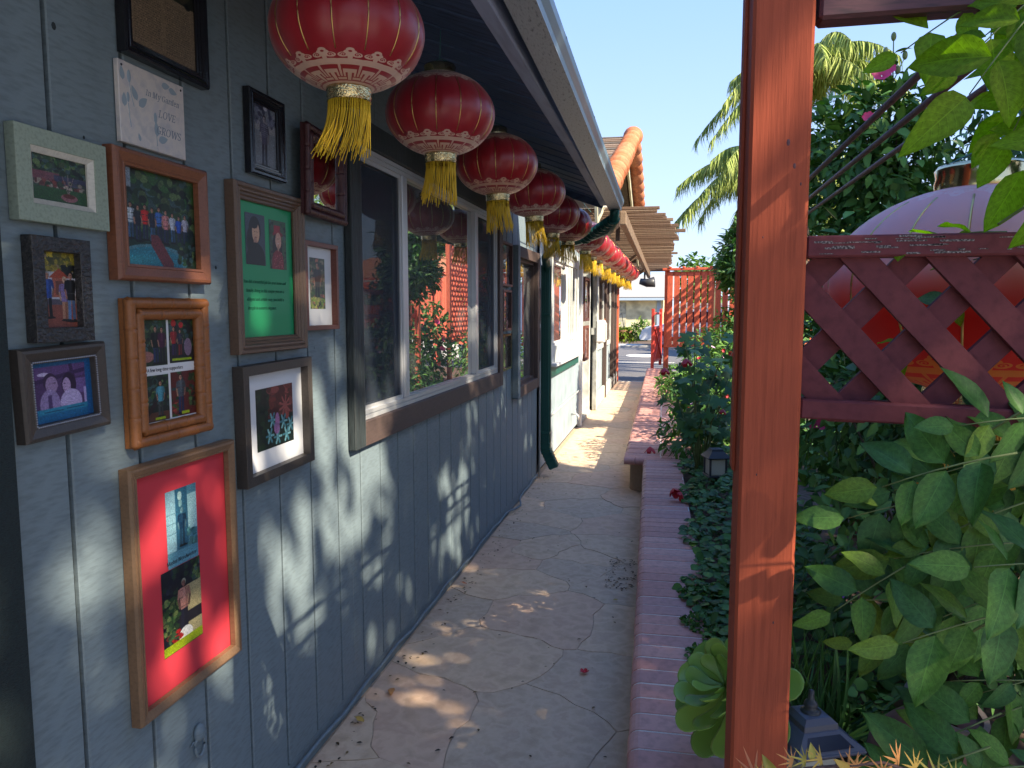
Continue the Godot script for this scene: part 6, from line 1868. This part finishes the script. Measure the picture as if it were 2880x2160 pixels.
func build_plants() -> void:
	var dark := [Color(0.044, 0.12, 0.034), Color(0.06, 0.155, 0.042), Color(0.085, 0.19, 0.045), Color(0.037, 0.098, 0.033)]
	var mid := [Color(0.055, 0.145, 0.03), Color(0.08, 0.185, 0.035), Color(0.11, 0.22, 0.04), Color(0.045, 0.11, 0.03)]
	var fresh := [Color(0.09, 0.20, 0.035), Color(0.13, 0.25, 0.04), Color(0.06, 0.15, 0.03)]
	mat("red_petal", lin(0.50, 0.018, 0.03), 0.55)
	mat("pink_petal", lin(0.62, 0.05, 0.16), 0.55)
	mat("violet_petal", lin(0.12, 0.03, 0.35), 0.6)
	mat("pale_petal", lin(0.65, 0.42, 0.55), 0.6)
	for k in ["red_petal", "pink_petal"]:
		M[k].backlight_enabled = true
		M[k].backlight = Color(0.4, 0.05, 0.05)
	var cupf := flower_mesh(5, 0.95, 0.36)
	var rose := flower_mesh(7, 0.5, 0.34)
	# flowering maple in front of the bench
	var o := thing("flowering_maple", "flowering maple shrub with big dark lobed leaves and nodding red flowers over the bench", "shrub", Vector3(0.24, 0.26, -5.75))
	var tones := leaf_tones("maple_leaf", [Color(0.035, 0.095, 0.03), Color(0.05, 0.13, 0.035), Color(0.075, 0.165, 0.04), Color(0.13, 0.22, 0.035)], Color(0.3, 0.45, 0.05), 0.52)
	var st := B.new().smooth()
	var arms := []
	for i in 16:
		var tip := Vector3(rf(-0.36, 0.42), rf(0.25, 1.22), rf(-0.5, 0.5))
		if i < 4: tip = Vector3(rf(-0.34, -0.05), rf(0.75, 1.2), rf(-0.3, 0.35))
		var midp := Vector3(tip.x * 0.35 + rf(-0.05, 0.05), tip.y * 0.6, tip.z * 0.4)
		arms.append([Vector3(rf(-0.05, 0.05), -0.02, rf(-0.05, 0.05)), midp, tip])
		st.tube(arms[-1], 0.008, 0.003, 6)
	for i in 135:
		var a: Array = arms[i % 16]
		var t := rf(0.35, 1.0)
		var p: Vector3 = (a[0] as Vector3).lerp(a[1], t * 2) if t < 0.5 else (a[1] as Vector3).lerp(a[2], t * 2 - 1)
		var u := Vector3(rf(-1, 1), rf(-0.35, 0.3), rf(-0.6, 1)).normalized()
		var q := part(o, "leaf", L.maple, tones[3 if R.randf() < 0.06 else R.randi() % 3])
		var l := p + u * rf(0.05, 0.12)
		st.tube([p, l], 0.0018, 0.0012, 4)
		q.transform = lx(l, u + Vector3.DOWN * 0.45, Vector3(u.x * 0.5, 0.8, 0.75) + rdir() * 0.4, rf(0.055, 0.105))
	part(o, "stems", st.done(), M.green_stem)
	for q in [[-0.285, 0.875, 0.30, 0.05], [-0.14, 0.945, 0.35, 0.055], [-0.375, 0.30, 0.30, 0.05], [0.12, 0.6, 0.4, 0.035]]:
		var f := part(o, "flower", cupf, M.red_petal)
		f.transform = lx(Vector3(q[0], q[1], q[2]), Vector3(rf(-0.3, 0.3), -1, 0.35), Vector3.BACK, q[3])
	for k in 2:
		var f := part(o, "flower", cupf, M.red_petal)
		f.transform = lx([Vector3(-0.21, 0.13, 0.85), Vector3(-0.16, 0.11, 0.86)][k], Vector3(0.3 - k * 0.7, -0.6, 0.6), Vector3.BACK, 0.048)
	# ground cover on the planter edge
	o = thing("violet_patch", "round-leaved violet ground cover spilling over the near brick cap", "ground cover", Vector3(0.35, 0.27, -3.8))
	var xs := []
	var cs := []
	for i in 2600:
		var z := rf(-2.4, 1.35)
		var x := rf(-0.30, 0.4) - 0.04 * sin(z * 4.0)
		if x < -0.235 + 0.05 * sin(z * 7.0 + 1.0): continue
		var y := 0.03 + 0.16 * exp(-pow((x - 0.1) / 0.22, 2)) * rf(0.3, 1.0) + 0.025
		xs.append(lx(Vector3(x, y, z), Vector3(rf(-1, 0.6), rf(-0.3, 0.2), rf(-0.6, 1)), Vector3(rf(-0.5, 0.3), 1, rf(-0.1, 0.5)), rf(0.028, 0.062)))
		cs.append(tone(mid + dark))
	many(o, "foliage", L.round, M.leaf, xs, cs)
	o = thing("creeping_herb", "tiny-leaved creeping herb in ragged tongues across the brick cap", "ground cover", Vector3(0.22, 0.315, -2.75))
	xs = []
	cs = []
	for i in 2600:
		var z := rf(-0.55, 0.5)
		var reach := 0.085 + 0.075 * absf(sin(z * 9.5)) + 0.03 * sin(z * 23.0)
		var x := 0.14 - pow(R.randf(), 0.7) * (reach + 0.12)
		var y := 0.005 + 0.055 * clampf((x + reach) / 0.2, 0.0, 1.0) * rf(0.2, 1.0)
		xs.append(lx(Vector3(x, y, z), rdir() + Vector3(-0.4, 0.1, 0.2), Vector3.UP + rdir() * 0.6, rf(0.009, 0.019)))
		cs.append(tone(fresh + mid))
	many(o, "foliage", L.round, M.leaf, xs, cs)
	# shrub behind the lattice and below it
	bush("salvia_bush", "dense dull-green salvia behind and below the lattice, flecked with violet flowers", "shrub", Vector3(0.95, 0.26, -2.75), [[Vector3(0.0, 0.45, 0.0), Vector3(0.62, 0.5, 0.5), 2600], [Vector3(-0.12, 1.0, -0.2), Vector3(0.5, 0.45, 0.5), 1600], [Vector3(0.6, 0.8, 0.1), Vector3(0.5, 0.7, 0.5), 1800]], L.small, M.leaf, 0.035, 0.075, mid + dark, 14)
	var sal: Node3D = get_child(get_child_count() - 1)
	for q in [[-0.34, 0.52, 0.45], [-0.30, 0.30, 0.46], [0.02, 0.98, 0.38], [-0.42, 0.42, 0.36]]:
		for k in 3:
			var f := part(sal, "flower", rose, M.violet_petal)
			f.transform = lx(Vector3(q[0], q[1] + k * 0.018, q[2]), rdir() + Vector3.BACK, Vector3.UP, 0.014)
	# strappy grass clump by the lamp
	o = thing("grass_clump", "clump of dark strap-leaved grass behind the solar lamp", "grass", Vector3(0.44, 0.265, -2.22))
	xs = []
	cs = []
	for i in 130:
		var a := rf(0, TAU)
		var d := Vector3(cos(a) * rf(0.3, 1.1), rf(0.7, 1.5), sin(a) * rf(0.3, 1.1))
		xs.append(lx(Vector3(cos(a) * 0.03, 0, sin(a) * 0.03), d, Vector3(cos(a), 0.4, sin(a)) * 1.0 + Vector3.UP, rf(0.18, 0.36)))
		cs.append(tone([Color(0.03, 0.09, 0.02), Color(0.05, 0.13, 0.03), Color(0.07, 0.17, 0.035)]))
	many(o, "blades", L.blade, M.leaf_gloss, xs, cs)
	part(o, "crown", B.new().smooth().ball(Vector3(0, 0.005, 0), Vector3(0.04, 0.03, 0.04)).done(), M.green_stem)
	bush("low_herb", "low rounded leafy herb to the right of the solar lamp", "herb", Vector3(0.56, 0.26, -2.3), [[Vector3(0, 0.08, 0), Vector3(0.12, 0.1, 0.12), 240]], L.round, M.leaf, 0.025, 0.045, dark + mid, 0)
	bush("bed_herb", "low dark leafy cover filling the back of the bed behind the garden light", "ground cover", Vector3(1.35, 0.26, -6.8), [[Vector3(0, 0.1, 0), Vector3(0.75, 0.2, 1.4), 2200], [Vector3(1.2, 0.15, 0.6), Vector3(0.9, 0.25, 1.6), 2000]], L.small, M.leaf, 0.05, 0.09, dark + mid, 0)
	# planting further along the bed
	bush("leafy_shrub", "loose green shrub in the bed past the bench with scattered small red flowers", "shrub", Vector3(0.42, 0.26, -7.6), [[Vector3(0.0, 0.35, 0.0), Vector3(0.42, 0.42, 0.8), 1500], [Vector3(0.3, 0.7, -0.3), Vector3(0.4, 0.5, 0.7), 1200], [Vector3(-0.22, 0.2, 1.0), Vector3(0.3, 0.25, 0.5), 700]], L.lance, M.leaf, 0.06, 0.11, mid + fresh, 14)
	var ls: Node3D = get_child(get_child_count() - 1)
	for i in 14:
		var f := part(ls, "flower", rose, M.red_petal if i < 10 else M.pale_petal)
		f.transform = lx(Vector3(rf(-0.3, 0.15), rf(0.35, 0.95), rf(0.35, 0.85)), rdir() + Vector3(0, 0.6, 1), Vector3.UP, rf(0.018, 0.034))
	bush("leafy_shrub", "sunlit yellow-green low planting along the far bricks before the red fence", "shrub", Vector3(0.25, 0.26, -11.0), [[Vector3(0.0, 0.2, 0.0), Vector3(0.45, 0.3, 1.5), 1500], [Vector3(0.5, 0.5, -2.0), Vector3(0.6, 0.5, 1.6), 1500]], L.lance, M.leaf, 0.07, 0.13, fresh + mid, 8)
	bush("climbing_vine", "yellow-green climbing vine at the right side of the slat fence", "vine", Vector3(1.25, 0.26, -15.7), [[Vector3(0.0, 0.7, 0.2), Vector3(0.55, 0.7, 0.35), 900], [Vector3(0.35, 1.5, 0.1), Vector3(0.5, 0.7, 0.3), 700]], L.small, M.leaf, 0.08, 0.15, fresh + mid, 6)
	# hedge masses on the right
	bush("rose_bush", "tall rose bush rising above the rods with a budded top shoot and pink blooms", "rose bush", Vector3(1.08, 0.26, -4.5), [[Vector3(0.0, 1.0, 0.0), Vector3(0.42, 0.9, 0.6), 1700], [Vector3(-0.05, 2.08, 0.0), Vector3(0.42, 0.42, 0.4), 1900], [Vector3(0.05, 2.28, 0.0), Vector3(0.16, 0.26, 0.16), 240], [Vector3(0.45, 1.5, 0.1), Vector3(0.4, 0.5, 0.45), 900]], L.small, M.leaf, 0.05, 0.10, mid + fresh, 12)
	var rb: Node3D = get_child(get_child_count() - 1)
	part(rb, "top_shoot", B.new().smooth().tube([Vector3(0.03, 1.9, 0), Vector3(0.05, 2.45, 0.02), Vector3(0.04, 2.72, 0.03)], 0.006, 0.003, 6).tube([Vector3(0.05, 2.5, 0.02), Vector3(0.0, 2.64, 0.05)], 0.003, 0.002, 5).tube([Vector3(0.05, 2.5, 0.02), Vector3(0.1, 2.62, 0.03)], 0.003, 0.002, 5).done(), M.green_stem)
	for q in [[0.04, 2.73, 0.03], [0.0, 2.65, 0.05], [0.1, 2.63, 0.03], [0.07, 2.56, 0.02], [0.01, 2.55, 0.04]]:
		part(rb, "bud", B.new().smooth().ball(Vector3(q[0], q[1], q[2]), Vector3(0.014, 0.024, 0.014), 8, 6).done(), M.green_stem)
	for i in 9:
		var q: float = [0.0, 0.9, -0.8, 0.4, 1.0, 0.2, -0.5, 0.7, 0.5][i]
		var lf := part(rb, "top_leaf", L.ovate, M["vine_leaf_%d" % (i % 3)])
		lf.transform = lx(Vector3(0.05, 2.36 + i * 0.036, 0.02), Vector3(cos(i * 2.4), 0.25, sin(i * 2.4)), Vector3.UP, 0.085)
	for q in [[-0.09, 2.44, 0.36, 0.055], [-0.05, 2.47, 0.33, 0.04], [-0.16, 2.22, 0.44, 0.035], [-0.35, 0.7, 0.5, 0.05]]:
		var f := part(rb, "flower", rose, M.pink_petal)
		f.transform = lx(Vector3(q[0], q[1], q[2]), Vector3(-0.2, 0.5, 1), Vector3.UP, q[3])
	bush("laurel_hedge", "dark dense laurel hedge mass at right behind the rods and pink lantern", "hedge", Vector3(2.1, 0.26, -5.0), [[Vector3(0.0, 1.1, 0.0), Vector3(0.85, 1.15, 0.8), 4200], [Vector3(-0.25, 1.9, 0.0), Vector3(0.75, 0.6, 0.7), 2400], [Vector3(0.75, 1.7, 0.2), Vector3(0.6, 0.9, 0.7), 2000]], L.lance, M.leaf_gloss, 0.07, 0.13, dark, 14, 0.3, 0.5)
	bush("camellia_shrub", "mid-height dark leafy shrub filling the gap behind the lattice and pink lantern", "shrub", Vector3(1.35, 0.26, -3.6), [[Vector3(0.0, 0.9, 0.0), Vector3(0.7, 0.85, 0.5), 3200], [Vector3(-0.3, 1.35, -0.3), Vector3(0.5, 0.45, 0.4), 1400]], L.small, M.leaf_gloss, 0.05, 0.10, dark + mid, 12)
	var cm: Node3D = get_child(get_child_count() - 1)
	for i in 3:
		var f := part(cm, "flower", rose, M.pink_petal)
		f.transform = lx(Vector3(-0.1 + 0.09 * i, 1.62 + 0.03 * (i % 2), 0.16), Vector3(-0.1, 0.5, 1), Vector3.UP, 0.022)
	bush("evergreen_shrub", "dark evergreen shrub standing behind the flowering maple, overhanging the slat fence in view", "shrub", Vector3(0.90, 0.26, -9.2), [[Vector3(0.0, 1.85, 0.0), Vector3(0.42, 0.46, 0.42), 2600], [Vector3(-0.04, 1.75, 0.1), Vector3(0.36, 0.2, 0.4), 1000], [Vector3(0.1, 2.15, 0.0), Vector3(0.34, 0.32, 0.35), 1200], [Vector3(0.35, 1.2, 0.0), Vector3(0.26, 0.6, 0.4), 900]], L.lance, M.leaf, 0.07, 0.13, dark + mid, 10, -0.15)
	bush("rose_bush", "rose bush before the turned fence, mostly seen in the window reflection", "rose bush", Vector3(2.0, 0.26, -12.6), [[Vector3(0.0, 0.7, 0.0), Vector3(0.7, 0.8, 0.8), 2200], [Vector3(0.5, 1.2, 0.2), Vector3(0.5, 0.6, 0.5), 900]], L.small, M.leaf, 0.07, 0.13, fresh + mid, 10)
	var r2: Node3D = get_child(get_child_count() - 1)
	for i in 7:
		var f := part(r2, "flower", rose, M.pink_petal)
		f.transform = lx(Vector3(rf(-0.6, 0.3), rf(0.6, 1.6), rf(0.2, 0.8)), Vector3(-0.5, 0.5, 0.6), Vector3.UP, 0.06)
	o = thing("spiky_plant", "spiky drooping strap-leaved crown showing over the slat fence, against the sky", "plant", Vector3(0.92, 0.0, -18.2))
	xs = []
	cs = []
	for i in 90:
		var a := rf(0, TAU)
		xs.append(lx(Vector3(cos(a) * 0.03, 2.42 + rf(-0.15, 0.1), sin(a) * 0.03), Vector3(cos(a), rf(-0.2, 0.9), sin(a)), Vector3(cos(a) * 0.2, 1, sin(a) * 0.2), rf(0.55, 0.95)))
		cs.append(tone(mid))
	many(o, "blades", L.blade, M.leaf, xs, cs)
	part(o, "stem", B.new().smooth().tube([Vector3.ZERO, Vector3(0.03, 1.3, 0), Vector3(0, 2.45, 0)], 0.06, 0.04, 8).done(), M.stem)


# ---------------------------------------------------------------- trees
func tree(label: String, at: Vector3, h: float, blobs: Array, mesh: Mesh, m: Material, s0: float, s1: float, pal: Array, shell := 0.45, thin := 1) -> Node3D:
	var o := thing("tree", label, "tree", at)
	var b := B.new().smooth()
	var fork := Vector3(0.05, h * 0.5, 0.03)
	b.tube([Vector3(0, -0.1, 0), Vector3(0.04, h * 0.25, 0), fork], h * (0.034 if thin == 1 else 0.016), h * (0.02 if thin == 1 else 0.008), 9)
	part(o, "trunk", b.done(), M.stem)
	b = B.new().smooth()
	for j in blobs.size():
		if j % thin: continue
		var q: Array = blobs[j]
		for k in (3 if thin == 1 else 1):
			var c: Vector3 = q[0] + (q[1] as Vector3) * rdir() * 0.55
			b.tube([fork + Vector3(0, -0.05, 0), fork.lerp(c, 0.5) + Vector3(0, 0.12, 0), c], h * (0.012 if thin == 1 else 0.003), h * 0.0015, 6)
	part(o, "limbs", b.done(), M.stem)
	var got := cloud(blobs, s0, s1, pal, 0.3, shell)
	many(o, "crown", mesh, m, got[0], got[1])
	return o

func build_trees() -> void:
	var pal := [Color(0.035, 0.09, 0.03), Color(0.055, 0.13, 0.035), Color(0.08, 0.16, 0.04)]
	# the garden trees at the right that shade the path and wall (their crowns stand out of the frame)
	var spots := [["tall garden tree to the right whose crown dapples the wall beyond the window", Vector3(6.6, 0.0, -3.4), -3.9, -1.6], ["middle one of the tall shade trees at the right, opposite the wide window", Vector3(6.8, 0.0, -0.7), -1.7, 1.1], ["nearest of the tall shade trees at the right, opposite the framed pictures", Vector3(6.6, 0.0, 2.2), 1.1, 3.9]]
	for i in 3:
		var q: Array = spots[i]
		var at: Vector3 = q[1]
		var blobs := []
		for gy in 8:
			for gz in 7:
				var yy := 4.7 + gy * 0.52 + rf(-0.14, 0.14)
				var zz: float = lerpf(q[2] - 0.2, q[3] + 0.2, (gz + 0.5 + rf(-0.25, 0.25)) / 7.0)
				# thinner foliage where the light comes through onto the pictures
				var open := exp(-pow((yy - 7.55) / 0.8, 2) - pow((zz - 1.05) / 1.2, 2))
				if (yy < 6.35 or yy > 7.15) and R.randf() < (0.11 if zz > -1.2 else 0.06) + 0.6 * open: continue
				blobs.append([Vector3(6.0 + rf(-0.5, 0.6), yy, zz) - at, Vector3(0.44, 0.35, 0.40), 100])
		tree(q[0], at, 8.6, blobs, L.ovate, M.leaf, 0.13, 0.22, pal, 0.5, 4)
	# feather palm
	palm("taller feather palm with yellow-green drooping fronds on both sides of the near post", Vector3(3.1, 0, -20.0), 7.3, 24)
	palm("lower feather palm whose fronds droop left of the near post above the evergreen", Vector3(2.2, 0, -19.0), 4.75, 22)
	tree("green tree at the far right end behind the garage", Vector3(1.6, 0.0, -52.0), 6.0, [[Vector3(0, 3.6, 0), Vector3(1.6, 1.6, 1.6), 900], [Vector3(0.6, 2.2, 1), Vector3(1.4, 1.2, 1.2), 500]], L.small, M.leaf, 0.3, 0.5, [Color(0.09, 0.18, 0.03), Color(0.14, 0.24, 0.04), Color(0.06, 0.13, 0.03)])
	tree("dark rounded tree rising behind the rear fences and outbuilding", Vector3(6.0, 0.0, -28.0), 7.0, [[Vector3(0, 4.4, 0), Vector3(2.4, 2.0, 2.2), 1500], [Vector3(-1.4, 3.2, 0.8), Vector3(1.5, 1.4, 1.5), 800]], L.small, M.leaf, 0.25, 0.42, pal)
	bush("garage_shrub", "dry yellowish shrub at the foot of the yellow garage", "shrub", Vector3(-2.6, 0.02, -38.2), [[Vector3(-0.6, 0.4, 0), Vector3(0.9, 0.5, 0.4), 400]], L.lance, M.leaf, 0.2, 0.36, [Color(0.2, 0.22, 0.05), Color(0.3, 0.28, 0.08), Color(0.12, 0.16, 0.04)], 5)
	bush("garage_shrub", "green shrub between the yellow shrub and the parked car", "shrub", Vector3(-1.35, 0.02, -38.6), [[Vector3(-0.2, 0.45, 0), Vector3(0.5, 0.55, 0.4), 350]], L.lance, M.leaf, 0.2, 0.34, [Color(0.08, 0.17, 0.03), Color(0.16, 0.24, 0.05)], 5)

func palm(label: String, at: Vector3, h: float, fronds: int) -> void:
	var o := thing("palm_tree", label, "palm", at)
	part(o, "trunk", B.new().smooth().tube([Vector3(0, -0.1, 0), Vector3(0.05, h * 0.5, 0), Vector3(0, h, 0)], 0.16, 0.11, 10).done(), M.stem)
	for i in fronds:
		var a := i * 2.4 + 0.3
		var up := lerpf(1.3, 0.1, float(i) / fronds)
		var len := rf(2.0, 2.6)
		var dir := Vector3(cos(a), 0, sin(a))
		var pts := []
		for k in 11:
			var t := k / 10.0
			pts.append(Vector3(0, h, 0) + dir * len * (t * cos(up * 0.75) + 0.10 * t * t) + Vector3.UP * len * (t * sin(up) - 0.85 * t * t * (1.0 if up > 0.7 else 1.15)))
		var f := sub(o, "frond")
		part(f, "midrib", B.new().smooth().tube(pts, 0.022, 0.005, 5).done(), M.green_stem)
		var xs := []
		var cs := []
		for k in 300:
			var t := rf(0.10, 1.0) * 10.0
			var j := mini(int(t), 9)
			var p: Vector3 = (pts[j] as Vector3).lerp(pts[j + 1], t - j)
			var d: Vector3 = (pts[j + 1] - pts[j]).normalized()
			var sd := d.cross(Vector3.UP).normalized() * (1.0 if k % 2 else -1.0)
			xs.append(lx(p, sd * rf(0.3, 0.8) + d * 0.45 + Vector3.DOWN * rf(0.3, 1.6), Vector3.UP + rdir() * 0.4, rf(0.5, 0.9) * (1.0 - 0.05 * t)))
			cs.append(tone([Color(0.27, 0.34, 0.07), Color(0.37, 0.42, 0.11), Color(0.19, 0.26, 0.05)]))
		many(f, "leaflets", L.frond, M.leaf, xs, cs)


# ---------------------------------------------------------------- fallen bits
func build_litter() -> void:
	var spots := [["fallen red flower lying on the flagstones right of the path middle", -0.335, -3.06, "red_petal", 0.024], ["curled orange leaf by the wall foot in the sunny patch", -1.09, -2.76, "dry_leaf0", 0.034], ["second orange-yellow leaf at the wall foot nearest the camera", -1.10, -2.50, "dry_leaf1", 0.03],
		["brown curled leaf at the wall foot beside the cable bend", -1.10, -3.95, "dry_leaf3", 0.026], ["small dry leaf on the flagstones near the planter bricks", -0.25, -3.9, "dry_leaf2", 0.018]]
	for i in spots.size():
		var q: Array = spots[i]
		var o := single("fallen_flower" if i == 0 else "fallen_leaf", q[0], "flower" if i == 0 else "leaf", flower_mesh(5, 0.4, 0.34) if i == 0 else L.ovate_wavy, M[q[3]], Vector3(q[1], 0.008, q[2]))
		if i == 0: o.scale = Vector3.ONE * q[4]
		else: o.transform = lx(Vector3(q[1], 0.009, q[2]), Vector3(rf(-1, 1), 0.12, rf(-1, 1)), Vector3.UP, q[4] * 1.6)
	var xs := []
	var cs := []
	for i in 420:
		var near_wall := R.randf() < 0.45
		var p := Vector3(-1.15 + absf(rf(-0.1, 0.1)) if near_wall else rf(-0.9, -0.14), 0.006, -rf(2.0, 8.0))
		if not near_wall and R.randf() < 0.6: p = Vector3(-0.25 + rf(-0.1, 0.1), 0.006, -4.35 + rf(-0.25, 0.3))
		xs.append(lx(p, Vector3(rf(-1, 1), 0.1, rf(-1, 1)), Vector3.UP, rf(0.006, 0.024)))
		cs.append(tone([Color(0.05, 0.035, 0.025), Color(0.16, 0.09, 0.04), Color(0.03, 0.025, 0.02), Color(0.22, 0.14, 0.06)]))
	var o := many(self, "leaf_crumbs", L.small, M.leaf, xs, cs)
	o.set_meta("label", "dark crumbs of dry leaf strewn along the path edges")
